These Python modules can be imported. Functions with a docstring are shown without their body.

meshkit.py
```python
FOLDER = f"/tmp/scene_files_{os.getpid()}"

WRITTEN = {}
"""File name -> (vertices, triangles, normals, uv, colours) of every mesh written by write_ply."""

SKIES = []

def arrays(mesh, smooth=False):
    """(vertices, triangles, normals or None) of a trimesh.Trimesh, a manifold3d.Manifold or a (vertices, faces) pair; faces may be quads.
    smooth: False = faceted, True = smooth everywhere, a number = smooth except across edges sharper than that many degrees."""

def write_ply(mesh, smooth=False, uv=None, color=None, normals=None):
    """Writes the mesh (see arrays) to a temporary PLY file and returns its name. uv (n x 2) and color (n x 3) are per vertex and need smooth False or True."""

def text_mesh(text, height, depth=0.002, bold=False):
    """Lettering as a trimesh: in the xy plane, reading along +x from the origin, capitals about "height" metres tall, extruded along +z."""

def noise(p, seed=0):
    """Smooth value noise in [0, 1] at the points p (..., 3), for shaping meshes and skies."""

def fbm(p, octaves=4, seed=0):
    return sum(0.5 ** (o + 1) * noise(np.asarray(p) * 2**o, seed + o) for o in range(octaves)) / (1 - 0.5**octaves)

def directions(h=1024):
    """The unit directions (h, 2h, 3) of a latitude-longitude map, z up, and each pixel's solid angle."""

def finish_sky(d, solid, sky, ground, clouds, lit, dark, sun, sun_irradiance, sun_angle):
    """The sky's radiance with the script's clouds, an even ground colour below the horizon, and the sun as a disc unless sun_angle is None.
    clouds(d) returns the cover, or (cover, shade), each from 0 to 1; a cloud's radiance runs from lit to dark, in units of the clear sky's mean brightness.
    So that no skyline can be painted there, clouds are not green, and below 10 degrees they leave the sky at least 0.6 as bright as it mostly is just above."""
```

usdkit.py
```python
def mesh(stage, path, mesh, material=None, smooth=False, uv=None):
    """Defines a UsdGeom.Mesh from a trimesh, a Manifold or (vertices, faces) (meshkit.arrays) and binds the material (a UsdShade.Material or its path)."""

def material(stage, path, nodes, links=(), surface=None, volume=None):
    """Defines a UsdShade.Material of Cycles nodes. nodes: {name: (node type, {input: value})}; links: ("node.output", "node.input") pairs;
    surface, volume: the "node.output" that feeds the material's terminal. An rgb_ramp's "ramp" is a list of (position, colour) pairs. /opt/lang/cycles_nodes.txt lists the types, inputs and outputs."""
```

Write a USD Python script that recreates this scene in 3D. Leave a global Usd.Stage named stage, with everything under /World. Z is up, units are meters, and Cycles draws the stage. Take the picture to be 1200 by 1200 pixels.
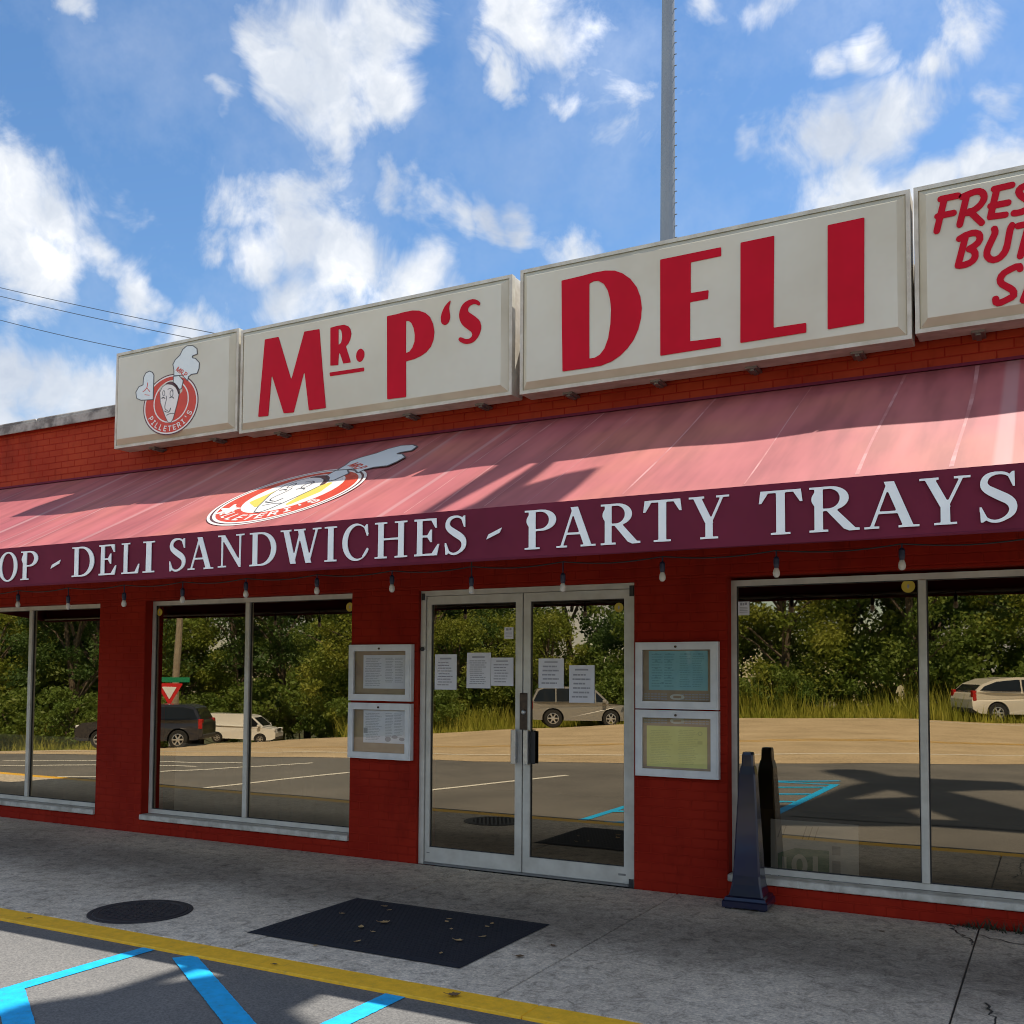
import math, random
import numpy as np, trimesh, usdkit, meshkit
import shapely
from shapely import Polygon, MultiPolygon, Point, LineString, box as sbox, affinity, union_all
from pxr import Usd, UsdGeom, UsdLux, UsdShade, Sdf, Gf, Vt

stage = Usd.Stage.CreateInMemory()
UsdGeom.SetStageUpAxis(stage, 'Z'); UsdGeom.SetStageMetersPerUnit(stage, 1.0)
UsdGeom.Xform.Define(stage, '/World'); UsdGeom.Scope.Define(stage, '/World/Looks')
RNG = np.random.default_rng(7); random.seed(7)

# ------------------------------------------------------------------ camera
YAW, PITCH, ROLL = 0.495511, 0.049216, 0.006237
EYE = np.array([0.0, -7.054, 1.57])
def cam_axes():
    cy, sy, cp, sp = math.cos(YAW), math.sin(YAW), math.cos(PITCH), math.sin(PITCH)
    f = np.array([-sy*cp, cy*cp, sp]); r0 = np.array([cy, sy, 0]); u0 = np.cross(r0, f)
    r = math.cos(ROLL)*r0 + math.sin(ROLL)*u0
    return r, np.cross(r, f), f
cam = UsdGeom.Camera.Define(stage, '/World/camera')
R_, U_, F_ = cam_axes()
M4 = Gf.Matrix4d(*[float(v) for v in (*R_, 0, *U_, 0, *(-F_), 0, *EYE, 1)])
cam.AddTransformOp().Set(M4)
cam.CreateHorizontalApertureAttr(36.0); cam.CreateVerticalApertureAttr(36.0)
cam.CreateFocalLengthAttr(1181.76/1200*36.0)
cam.CreateVerticalApertureOffsetAttr(132.4/1200*36.0)
cam.CreateClippingRangeAttr(Gf.Vec2f(0.05, 5000))
cam.CreateExposureAttr(1.05)

# ------------------------------------------------------------------ sky and sun
SUN_AZ, SUN_EL = math.radians(31.0), math.radians(62.0)
SUN = np.array([math.sin(SUN_AZ)*math.cos(SUN_EL), math.cos(SUN_AZ)*math.cos(SUN_EL), math.sin(SUN_EL)])
SKY_STRENGTH, SUN_INT = 0.13, 0.95
def px_dir(px, py):
    d = R_*(px-600)/1181.76 - U_*(py-732.4)/1181.76 + F_
    return d/np.linalg.norm(d)
CLOUDS = [  # bearing of each cloud puff, taken from where it stands in the photograph, and its angular size
 (385,70,75),(430,115,48),(350,60,55),(405,145,34),(462,38,26),(322,88,36),
 (640,20,52),(600,10,30),(600,95,28),(572,75,16),(650,105,16),(820,8,16),(905,18,22),(690,290,24),(255,112,14),
 (10,250,46),(70,275,50),(115,305,34),(35,320,52),(152,252,18),(150,350,30),
 (285,250,26),(300,300,38),(345,275,52),(400,295,60),(465,310,52),(345,345,52),(520,330,26),(245,295,16),
 (462,226,20),(495,238,18),(530,245,17),(565,248,16),(600,251,15),
 (25,440,42),(75,455,50),(0,480,45),(120,490,34),(210,400,32),(255,390,26),
 (965,160,36),(1025,155,54),(1000,220,52),(915,175,24),(1085,215,48),(1155,190,40),(1185,110,22),(1085,72,20),(1010,55,20),(1150,30,26),(1195,205,46),(965,65,18),(885,170,16),(1050,245,46),(80,0,16),
]
nodes, links = {}, []
def N(name, kind, **kw): nodes[name] = (kind, kw); return name
def Lk(a, b): links.append((a, b))
N('geo', 'geometry')
N('warp', 'noise_texture', scale=7.0, detail=5.0, roughness=0.6); Lk('geo.position', 'warp.vector')
N('wsub', 'vector_math', math_type='subtract', vector2=(0.5, 0.5, 0.5)); Lk('warp.color', 'wsub.vector1')
N('wscl', 'vector_math', math_type='scale', scale=0.10); Lk('wsub.vector', 'wscl.vector1')
N('dirw', 'vector_math', math_type='add'); Lk('geo.position', 'dirw.vector1'); Lk('wscl.vector', 'dirw.vector2')
prev = None
for i, (px, py, r) in enumerate(CLOUDS):
    d = px_dir(px, py); rr = r/1181.76*(0.98 if r > 27 else 1.30)
    N(f'd{i}', 'vector_math', math_type='distance', vector2=tuple(d)); Lk('dirw.vector', f'd{i}.vector1')
    N(f'm{i}', 'map_range', from_min=rr*1.45, from_max=rr*0.10, to_min=0.0, to_max=1.0 if r > 27 else 0.62, clamp=True); Lk(f'd{i}.value', f'm{i}.value')
    if prev is None: prev = f'm{i}.result'
    else:
        N(f'x{i}', 'math', math_type='maximum'); Lk(prev, f'x{i}.value1'); Lk(f'm{i}.result', f'x{i}.value2'); prev = f'x{i}.value'
# the same kind of scattered cloud over the rest of the sky
N('viewd', 'vector_math', math_type='distance', vector2=tuple(px_dir(600, 300))); Lk('geo.position', 'viewd.vector1')
N('viewm', 'map_range', from_min=0.62, from_max=0.85, clamp=True); Lk('viewd.value', 'viewm.value')
N('wide', 'noise_texture', scale=3.2, detail=3.0); Lk('geo.position', 'wide.vector')
N('wider', 'map_range', from_min=0.42, from_max=0.62, clamp=True); Lk('wide.fac', 'wider.value')
N('widem', 'math', math_type='multiply'); Lk('wider.result', 'widem.value1'); Lk('viewm.result', 'widem.value2')
N('cmax', 'math', math_type='maximum'); Lk(prev, 'cmax.value1'); Lk('widem.value', 'cmax.value2')
N('fine', 'noise_texture', scale=11.0, detail=12.0, roughness=0.59, distortion=0.6); Lk('geo.position', 'fine.vector')
N('fsub', 'math', math_type='subtract', value2=0.5); Lk('fine.fac', 'fsub.value1')
N('fmul', 'math', math_type='multiply_add', value2=2.2); Lk('fsub.value', 'fmul.value1'); Lk('cmax.value', 'fmul.value3')
N('cov', 'map_range', range_type='smoothstep', from_min=0.10, from_max=0.80, to_min=0.0, to_max=0.95, clamp=True); Lk('fmul.value', 'cov.value')
N('wisp', 'noise_texture', scale=5.0, detail=8.0, roughness=0.65); Lk('geo.position', 'wisp.vector')
N('wispr', 'map_range', from_min=0.47, from_max=0.78, to_min=0.0, to_max=0.26, clamp=True); Lk('wisp.fac', 'wispr.value')
N('covm', 'math', math_type='maximum'); Lk('cov.result', 'covm.value1'); Lk('wispr.result', 'covm.value2')
N('shn', 'noise_texture', scale=8.0, detail=9.0, roughness=0.60); Lk('dirw.vector', 'shn.vector')
N('ccol', 'rgb_ramp', ramp=[(0.32, (2.15, 2.4, 2.85)), (0.48, (2.85, 3.05, 3.35)), (0.58, (3.6, 3.7, 3.85)), (0.68, (4.9, 4.9, 4.9)), (0.8, (5.7, 5.65, 5.6))]); Lk('shn.fac', 'ccol.fac')
N('sky', 'sky_texture', sky_type='single_scattering', sun_disc=False, sun_elevation=SUN_EL, sun_rotation=math.atan2(SUN[0], SUN[1]), altitude=100.0, air_density=1.0, aerosol_density=0.3, ozone_density=1.0)
N('hs', 'hsv', hue=0.5, saturation=1.22, value=0.59); Lk('sky.color', 'hs.color')
N('mixc', 'mix', fac=0.0); Lk('covm.value', 'mixc.fac'); Lk('hs.color', 'mixc.color1'); Lk('ccol.color', 'mixc.color2')
N('bg', 'background_shader', strength=SKY_STRENGTH); Lk('mixc.color', 'bg.color')
sky_mat = usdkit.material(stage, '/World/Looks/sky', nodes, links, surface='bg.background')
dome = UsdLux.DomeLight.Define(stage, '/World/sky'); dome.CreateIntensityAttr(1.0)
UsdShade.MaterialBindingAPI.Apply(dome.GetPrim()).Bind(sky_mat)
dome.GetPrim().SetCustomDataByKey('kind', 'structure')
sun = UsdLux.DistantLight.Define(stage, '/World/sun')
sun.CreateIntensityAttr(SUN_INT); sun.CreateAngleAttr(0.53); sun.CreateNormalizeAttr(True); sun.CreateColorAttr(Gf.Vec3f(1.0, 0.95, 0.87))
zc = SUN; xc = np.cross([0, 0, 1.0], zc); xc /= np.linalg.norm(xc); yc = np.cross(zc, xc)
sun.AddTransformOp().Set(Gf.Matrix4d(*[float(v) for v in (*xc, 0, *yc, 0, *zc, 0, 0, 0, 30, 1)]))

# ------------------------------------------------------------------ prim helpers
USED = {}
def uniq(parent, name):
    k = (parent, name); n = USED.get(k, 0); USED[k] = n+1
    return f'{parent}/{name}' if n == 0 else f'{parent}/{name}_{n:03d}'
def tag(prim, label=None, cat=None, group=None, kind=None):
    for k, v in (('label', label), ('category', cat), ('group', group), ('kind', kind)):
        if v: prim.SetCustomDataByKey(k, v)
class T:
    def __init__(s, path, loc): s.path, s.loc = path, np.asarray(loc, float)
def thing(name, label, cat, loc=(0, 0, 0), group=None, kind=None, rot=0.0):
    p = uniq('/World', name); x = UsdGeom.Xform.Define(stage, p)
    x.AddTranslateOp().Set(Gf.Vec3d(*map(float, loc)))
    if rot: x.AddRotateZOp().Set(math.degrees(rot))
    tag(x.GetPrim(), label, cat, group, kind)
    return T(p, loc if not rot else (0, 0, 0))
def part(t, name, mesh, mat, smooth=False, label=None, kind=None, local=False):
    """a part below a thing or part; world coordinates unless local"""
    p = uniq(t.path, name)
    if not local and np.abs(t.loc).max() > 0:
        mesh = mesh.copy(); mesh.apply_translation(-t.loc)
    m = usdkit.mesh(stage, p, mesh, mat, smooth)
    tag(m.GetPrim(), label, kind=kind)
    return T(p, t.loc)
def single(name, mesh, mat, label=None, cat=None, group=None, kind=None, smooth=False):
    p = uniq('/World', name); m = usdkit.mesh(stage, p, mesh, mat, smooth); tag(m.GetPrim(), label, cat, group, kind)
    return T(p, (0, 0, 0))
def copy_of(src, name, label, cat, loc, rot=0.0, group=None, scale=None):
    p = uniq('/World', name); x = UsdGeom.Xform.Define(stage, p)
    x.GetPrim().GetReferences().AddInternalReference(src)
    x.ClearXformOpOrder()
    t = x.AddTranslateOp(); t.Set(Gf.Vec3d(*map(float, loc)))
    x.AddRotateZOp().Set(math.degrees(rot))
    if scale: x.AddScaleOp().Set(Gf.Vec3f(*map(float, scale)))
    x.GetPrim().SetInstanceable(True); tag(x.GetPrim(), label, cat, group)
    return p

# ------------------------------------------------------------------ mesh helpers
cat_ = trimesh.util.concatenate
def bx(x0, x1, y0, y1, z0, z1):
    m = trimesh.creation.box([x1-x0, y1-y0, z1-z0]); m.apply_translation([(x0+x1)/2, (y0+y1)/2, (z0+z1)/2]); return m
def bevbox(x0, x1, y0, y1, z0, z1, c=0.006):
    """box with chamfered edges"""
    pts = []
    for sx in (0, 1):
        for sy in (0, 1):
            for sz in (0, 1):
                X, Y, Z = (x0, x1)[sx], (y0, y1)[sy], (z0, z1)[sz]; ix, iy, iz = (c if s == 0 else -c for s in (sx, sy, sz))
                pts += [(X+ix, Y+iy, Z), (X+ix, Y, Z+iz), (X, Y+iy, Z+iz)]
    return trimesh.convex.convex_hull(np.array(pts))
def hull(pts): return trimesh.convex.convex_hull(np.array(pts, float))
def polys(g):
    if g.is_empty: return []
    return [p for p in getattr(g, 'geoms', [g]) if p.geom_type == 'Polygon' and p.area > 1e-9]
def ext(shape, depth): return cat_([trimesh.creation.extrude_polygon(p, depth, engine='earcut') for p in polys(shape)])
def wall_shape(shape, y, depth):
    """a 2D shape (x, z) as a slab whose front face lies at y, towards -y, and whose back is at y+depth"""
    m = ext(shape, depth); v = m.vertices.copy()
    m.vertices = np.stack([v[:, 0], y + depth - v[:, 2], v[:, 1]], 1); m.invert() if False else None
    m.fix_normals(); return m
def frame_shape(x0, x1, z0, z1, w): return sbox(x0, z0, x1, z1).difference(sbox(x0+w, z0+w, x1-w, z1-w))
def tube(pts, r, n=8, closed=False):
    p = np.asarray(pts, float); rad = np.broadcast_to(r, (len(p),))
    t = np.gradient(p, axis=0); t /= np.linalg.norm(t, axis=1, keepdims=True)+1e-12
    ref = np.where(np.abs(t[:, 2:]) < 0.9, [0, 0, 1.0], [1.0, 0, 0]); a = np.cross(t, ref); a /= np.linalg.norm(a, axis=1, keepdims=True); b = np.cross(t, a)
    an = np.arange(n)*2*math.pi/n
    v = p[:, None]+rad[:, None, None]*(np.cos(an)[None, :, None]*a[:, None]+np.sin(an)[None, :, None]*b[:, None])
    f = []
    for i in range(len(p)-1):
        for j in range(n):
            q = [i*n+j, i*n+(j+1) % n, (i+1)*n+(j+1) % n, (i+1)*n+j]; f += [[q[0], q[1], q[2]], [q[0], q[2], q[3]]]
    V = list(v.reshape(-1, 3)); c0, c1 = len(V), len(V)+1; V += [p[0], p[-1]]
    for j in range(n): f += [[c0, (j+1) % n, j], [c1, (len(p)-1)*n+j, (len(p)-1)*n+(j+1) % n]]
    m = trimesh.Trimesh(np.array(V), np.array(f), process=False); m.fix_normals(); return m
def lathe(prof, n=20, at=(0, 0, 0)):
    m = trimesh.creation.revolve(np.array(prof, float), sections=n); m.apply_translation(at); return m
def grid(x0, x1, y0, y1, nx, ny, zf):
    xs, ys = np.linspace(x0, x1, nx+1), np.linspace(y0, y1, ny+1); X, Y = np.meshgrid(xs, ys); Z = zf(X, Y)
    return gridmesh(np.stack([X, Y, Z], -1))
def gridmesh(G):
    h, w = G.shape[:2]; i, j = np.meshgrid(np.arange(h-1), np.arange(w-1), indexing='ij'); k = i*w+j
    q = np.stack([k, k+1, k+w+1, k+w], -1).reshape(-1, 4)
    return trimesh.Trimesh(G.reshape(-1, 3), np.vstack([q[:, [0, 1, 2]], q[:, [0, 2, 3]]]), process=False)

# ------------------------------------------------------------------ materials
def mat(name, col, rough=0.6, col2=None, scale=4.0, detail=5.0, lo=0.35, hi=0.65, bump=0.0, bscale=60.0, spec=0.5, metal=0.0, stretch=None, coat=0.0, bdist=0.01, grime=0.0):
    n = {'p': ('principled_bsdf', dict(base_color=col, roughness=rough, specular_ior_level=spec, metallic=metal, coat_weight=coat))}; l = []
    n['g'] = ('geometry', {})
    src = 'g.position'
    if stretch:
        n['mp'] = ('mapping', dict(scale=stretch)); l.append(('g.position', 'mp.vector')); src = 'mp.vector'
    if col2 is not None:
        n['n'] = ('noise_texture', dict(scale=scale, detail=detail, roughness=0.6)); l.append((src, 'n.vector'))
        n['r'] = ('rgb_ramp', dict(ramp=[(0, col), (lo, col), (hi, col2), (1, col2)])); l += [('n.fac', 'r.fac'), ('r.color', 'p.base_color')]
    if grime:
        n['gn'] = ('noise_texture', dict(scale=grime, detail=7.0, roughness=0.7)); n['gm'] = ('mapping', dict(scale=(1.0, 1.0, 0.35))); n['gr'] = ('rgb_ramp', dict(ramp=[(0.30, (0.62, 0.60, 0.60)), (0.46, (1, 1, 1)), (0.60, (1, 1, 1)), (0.74, (1.22, 1.35, 1.4))])); n['gx'] = ('mix', dict(mix_type='multiply', fac=1.0))
        l = [q for q in l if q[1] != 'p.base_color']+[('g.position', 'gm.vector'), ('gm.vector', 'gn.vector'), ('gn.fac', 'gr.fac'), ('r.color', 'gx.color1'), ('gr.color', 'gx.color2'), ('gx.color', 'p.base_color')]
    if bump:
        n['bn'] = ('noise_texture', dict(scale=bscale, detail=4.0)); l.append(('g.position', 'bn.vector'))
        n['b'] = ('bump', dict(strength=bump, distance=bdist)); l += [('bn.fac', 'b.height'), ('b.normal', 'p.normal')]
    return usdkit.material(stage, f'/World/Looks/{name}', n, l, surface='p.BSDF')

M = {}
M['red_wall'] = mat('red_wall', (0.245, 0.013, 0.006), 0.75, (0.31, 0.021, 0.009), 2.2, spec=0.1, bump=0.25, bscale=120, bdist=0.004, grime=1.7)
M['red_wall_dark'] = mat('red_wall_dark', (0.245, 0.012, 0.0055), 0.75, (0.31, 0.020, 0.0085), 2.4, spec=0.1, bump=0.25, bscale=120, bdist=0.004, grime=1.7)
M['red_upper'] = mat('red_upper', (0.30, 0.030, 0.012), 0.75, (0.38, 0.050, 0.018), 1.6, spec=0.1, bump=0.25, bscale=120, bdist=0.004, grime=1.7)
M['coping'] = mat('coping', (0.36, 0.33, 0.29), 0.6, (0.12, 0.10, 0.085), 5.0, lo=0.42, hi=0.6, bump=0.1, grime=6.0)
M['alu'] = mat('alu', (0.62, 0.61, 0.56), 0.42, (0.50, 0.485, 0.44), 6.0, metal=0.25)
M['alu_dark'] = mat('alu_dark', (0.30, 0.30, 0.29), 0.4, (0.22, 0.22, 0.22), 8.0, metal=0.5)
M['sill'] = mat('sill', (0.60, 0.585, 0.53), 0.6, (0.40, 0.38, 0.33), 9.0, bump=0.2, grime=6.0)
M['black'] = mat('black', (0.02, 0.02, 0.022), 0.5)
M['steel'] = mat('steel', (0.55, 0.56, 0.57), 0.32, (0.42, 0.43, 0.44), 20.0, metal=0.9)
M['bronze'] = mat('bronze', (0.10, 0.07, 0.05), 0.45, (0.05, 0.035, 0.03), 30.0, metal=0.6)
M['sign_face'] = mat('sign_face', (0.61, 0.585, 0.465), 0.12, (0.55, 0.51, 0.385), 1.3, bump=0.12, bscale=2.2, spec=0.5, bdist=0.03)
M['sign_rim'] = mat('sign_rim', (0.60, 0.56, 0.42), 0.4, (0.50, 0.45, 0.32), 2.0)
M['sign_frame'] = mat('sign_frame', (0.62, 0.59, 0.50), 0.5, (0.46, 0.42, 0.33), 7.0)
M['sign_box'] = mat('sign_box', (0.68, 0.64, 0.55), 0.6, (0.45, 0.40, 0.33), 5.0)
M['letter_red'] = mat('letter_red', (0.52, 0.004, 0.020), 0.5, (0.46, 0.004, 0.017), 3.0, spec=0.12)
M['logo_red'] = mat('logo_red', (0.62, 0.060, 0.022), 0.35, (0.54, 0.050, 0.02), 6.0)
M['logo_dark'] = mat('logo_dark', (0.10, 0.035, 0.035), 0.4)
M['logo_white'] = mat('logo_white', (0.78, 0.74, 0.68), 0.4)
M['logo_hat'] = mat('logo_hat', (0.70, 0.76, 0.74), 0.35)
M['logo_ink'] = mat('logo_ink', (0.10, 0.10, 0.10), 0.5)
M['logo_yellow'] = mat('logo_yellow', (0.62, 0.50, 0.08), 0.5)
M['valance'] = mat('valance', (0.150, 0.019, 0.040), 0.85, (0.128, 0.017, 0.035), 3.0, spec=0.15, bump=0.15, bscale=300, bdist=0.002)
M['awning_letter'] = mat('awning_letter', (0.86, 0.87, 0.85), 0.55, (0.79, 0.81, 0.80), 9.0)
M['awning_under'] = mat('awning_under', (0.05, 0.015, 0.02), 0.8)
M['paper'] = mat('paper', (0.80, 0.80, 0.84), 0.7, (0.74, 0.74, 0.79), 8.0)
M['paper_blue'] = mat('paper_blue', (0.28, 0.55, 0.60), 0.6, (0.24, 0.49, 0.55), 6.0)
M['paper_yellow'] = mat('paper_yellow', (0.72, 0.71, 0.24), 0.6, (0.66, 0.64, 0.20), 6.0)
M['ink'] = mat('ink', (0.36, 0.36, 0.40), 0.7)
M['ink_blue'] = mat('ink_blue', (0.18, 0.38, 0.43), 0.7)
M['ink_olive'] = mat('ink_olive', (0.54, 0.53, 0.18), 0.7)
M['backboard'] = mat('backboard', (0.42, 0.31, 0.22), 0.8, (0.36, 0.26, 0.18), 12.0)
M['menu_frame'] = mat('menu_frame', (0.74, 0.75, 0.75), 0.4, (0.64, 0.65, 0.66), 9.0)
M['cone'] = mat('cone', (0.006, 0.008, 0.030), 0.16, (0.011, 0.012, 0.026), 5.0, bump=0.12, bscale=6, coat=0.1)
M['mat_rubber'] = mat('mat_rubber', (0.007, 0.009, 0.016), 0.85, (0.010, 0.012, 0.019), 10.0)
M['iron'] = mat('iron', (0.028, 0.028, 0.034), 0.6, (0.045, 0.042, 0.044), 12.0, metal=0.3, bump=0.3, bscale=70)
M['leaf_dry'] = mat('leaf_dry', (0.34, 0.21, 0.08), 0.7, (0.46, 0.33, 0.16), 40.0)
M['leaf_dark'] = mat('leaf_dark', (0.10, 0.06, 0.03), 0.8, (0.17, 0.10, 0.05), 40.0)
M['sticker_yellow'] = mat('sticker_yellow', (0.62, 0.46, 0.05), 0.5)
M['pole'] = mat('pole', (0.27, 0.29, 0.31), 0.5, (0.22, 0.235, 0.26), 1.2, metal=0.35, stretch=(1, 1, 0.15))
M['wire'] = mat('wire', (0.03, 0.03, 0.035), 0.6)
M['interior'] = mat('interior', (0.045, 0.04, 0.035), 0.9)
M['interior_floor'] = mat('interior_floor', (0.06, 0.055, 0.05), 0.7)
M['curtain'] = mat('curtain', (0.62, 0.61, 0.58), 0.9)
M['roof'] = mat('roof', (0.25, 0.25, 0.25), 0.9)
M['wood_pole'] = mat('wood_pole', (0.32, 0.27, 0.20), 0.85, (0.24, 0.19, 0.14), 6.0)
M['green_sign'] = mat('green_sign', (0.01, 0.22, 0.10), 0.4)
M['sign_red'] = mat('sign_red', (0.60, 0.02, 0.02), 0.4)
M['sign_white'] = mat('sign_white', (0.80, 0.80, 0.78), 0.4)
M['bark'] = mat('bark', (0.16, 0.12, 0.085), 0.9, (0.10, 0.075, 0.05), 9.0, bump=0.5, bscale=20)
M['weed'] = mat('weed', (0.02, 0.028, 0.012), 0.8, (0.035, 0.03, 0.015), 50.0)
M['socket'] = mat('socket', (0.015, 0.018, 0.05), 0.4)
M['bulb'] = usdkit.material(stage, '/World/Looks/bulb', {'p': ('principled_bsdf', dict(base_color=(0.86, 0.80, 0.72), roughness=0.12, transmission_weight=0.3, ior=1.45))}, [], surface='p.BSDF')

def glass(name, tint=(0.52, 0.50, 0.44), refl=(1.0, 0.84, 0.60), f0=0.34, f1=0.55, bump=0.0012):
    n = {'g': ('geometry', {}), 'n': ('noise_texture', dict(scale=0.9, detail=1.0)), 'b': ('bump', dict(strength=1.0, distance=bump)),
         'f': ('fresnel', dict(IOR=1.52)), 'r': ('map_range', dict(from_min=0.04, from_max=0.4, to_min=f0, to_max=f1, clamp=True)),
         't': ('transparent_bsdf', dict(color=tint)), 's': ('glossy_bsdf', dict(color=refl, roughness=0.0)), 'm': ('mix_closure', {})}
    l = [('g.position', 'n.vector'), ('n.fac', 'b.height'), ('b.normal', 's.normal'), ('f.fac', 'r.value'), ('r.result', 'm.fac'), ('t.BSDF', 'm.closure1'), ('s.BSDF', 'm.closure2')]
    return usdkit.material(stage, f'/World/Looks/{name}', n, l, surface='m.closure')
M['glass'] = glass('glass')
M['clear'] = glass('clear', (0.93, 0.94, 0.94), (1, 1, 1), 0.04, 0.4, 0.0)

def foliage(name, a, b):
    n = {'o': ('geometry', {}), 'n': ('noise_texture', dict(scale=0.7, detail=4.0)), 'r': ('rgb_ramp', dict(ramp=[(0.3, a), (0.7, b)])),
         'd': ('principled_bsdf', dict(roughness=0.55, specular_ior_level=0.3)), 't': ('translucent_bsdf', {}), 'm': ('mix_closure', dict(fac=0.35))}
    l = [('o.position', 'n.vector'), ('n.fac', 'r.fac'), ('r.color', 'd.base_color'), ('r.color', 't.color'), ('d.BSDF', 'm.closure1'), ('t.BSDF', 'm.closure2')]
    return usdkit.material(stage, f'/World/Looks/{name}', n, l, surface='m.closure')
M['fol_dark'] = foliage('foliage_dark', (0.048, 0.100, 0.024), (0.105, 0.165, 0.036))
M['fol_mid'] = foliage('foliage_mid', (0.095, 0.165, 0.028), (0.185, 0.235, 0.040))
M['fol_light'] = foliage('foliage_light', (0.15, 0.21, 0.028), (0.29, 0.30, 0.046))
M['grass'] = foliage('tall_grass', (0.27, 0.30, 0.03), (0.50, 0.46, 0.08))

# concrete, asphalt, awning: layered procedural surfaces
def concrete():
    n = {'g': ('geometry', {}), 'n1': ('noise_texture', dict(scale=0.9, detail=7.0, roughness=0.65)), 'n2': ('noise_texture', dict(scale=55.0, detail=6.0, roughness=0.75)), 'n3': ('noise_texture', dict(scale=11.0, detail=9.0, roughness=0.78, distortion=0.8)),
         'r1': ('rgb_ramp', dict(ramp=[(0.30, (0.43, 0.375, 0.30)), (0.50, (0.55, 0.485, 0.395)), (0.70, (0.64, 0.575, 0.475))])),
         'r2': ('rgb_ramp', dict(ramp=[(0.30, (0.58, 0.58, 0.60)), (0.5, (1, 1, 1)), (0.72, (1.55, 1.53, 1.5))])),
         'r3': ('rgb_ramp', dict(ramp=[(0.36, (0.52, 0.51, 0.50)), (0.5, (0.98, 0.98, 0.98)), (0.66, (1.25, 1.25, 1.22))])),
         'a': ('mix', dict(mix_type='multiply', fac=1.0)), 'b': ('mix', dict(mix_type='multiply', fac=1.0)),
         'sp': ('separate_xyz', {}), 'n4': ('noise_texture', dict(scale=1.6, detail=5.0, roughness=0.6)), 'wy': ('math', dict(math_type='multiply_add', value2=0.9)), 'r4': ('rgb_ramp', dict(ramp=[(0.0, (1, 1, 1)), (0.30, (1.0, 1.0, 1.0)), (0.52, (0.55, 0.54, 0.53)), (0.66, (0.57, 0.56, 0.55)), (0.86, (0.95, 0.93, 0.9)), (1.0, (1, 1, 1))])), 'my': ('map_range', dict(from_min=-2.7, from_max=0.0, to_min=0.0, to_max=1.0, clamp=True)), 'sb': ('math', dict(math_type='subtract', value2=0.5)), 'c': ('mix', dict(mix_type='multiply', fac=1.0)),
         'bp': ('bump', dict(strength=0.45, distance=0.006)), 'p': ('principled_bsdf', dict(roughness=0.85, specular_ior_level=0.3))}
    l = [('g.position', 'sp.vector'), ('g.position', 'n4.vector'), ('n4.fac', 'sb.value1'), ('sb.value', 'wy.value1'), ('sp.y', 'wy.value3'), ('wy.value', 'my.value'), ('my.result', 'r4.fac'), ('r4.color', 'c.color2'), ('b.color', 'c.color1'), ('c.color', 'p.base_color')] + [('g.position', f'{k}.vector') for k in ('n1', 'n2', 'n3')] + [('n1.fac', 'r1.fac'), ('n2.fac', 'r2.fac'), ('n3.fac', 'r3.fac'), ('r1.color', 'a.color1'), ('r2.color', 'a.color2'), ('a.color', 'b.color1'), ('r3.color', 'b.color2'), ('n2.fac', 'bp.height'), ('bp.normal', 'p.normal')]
    return usdkit.material(stage, '/World/Looks/concrete', n, l, surface='p.BSDF')
M['concrete'] = concrete()
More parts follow.
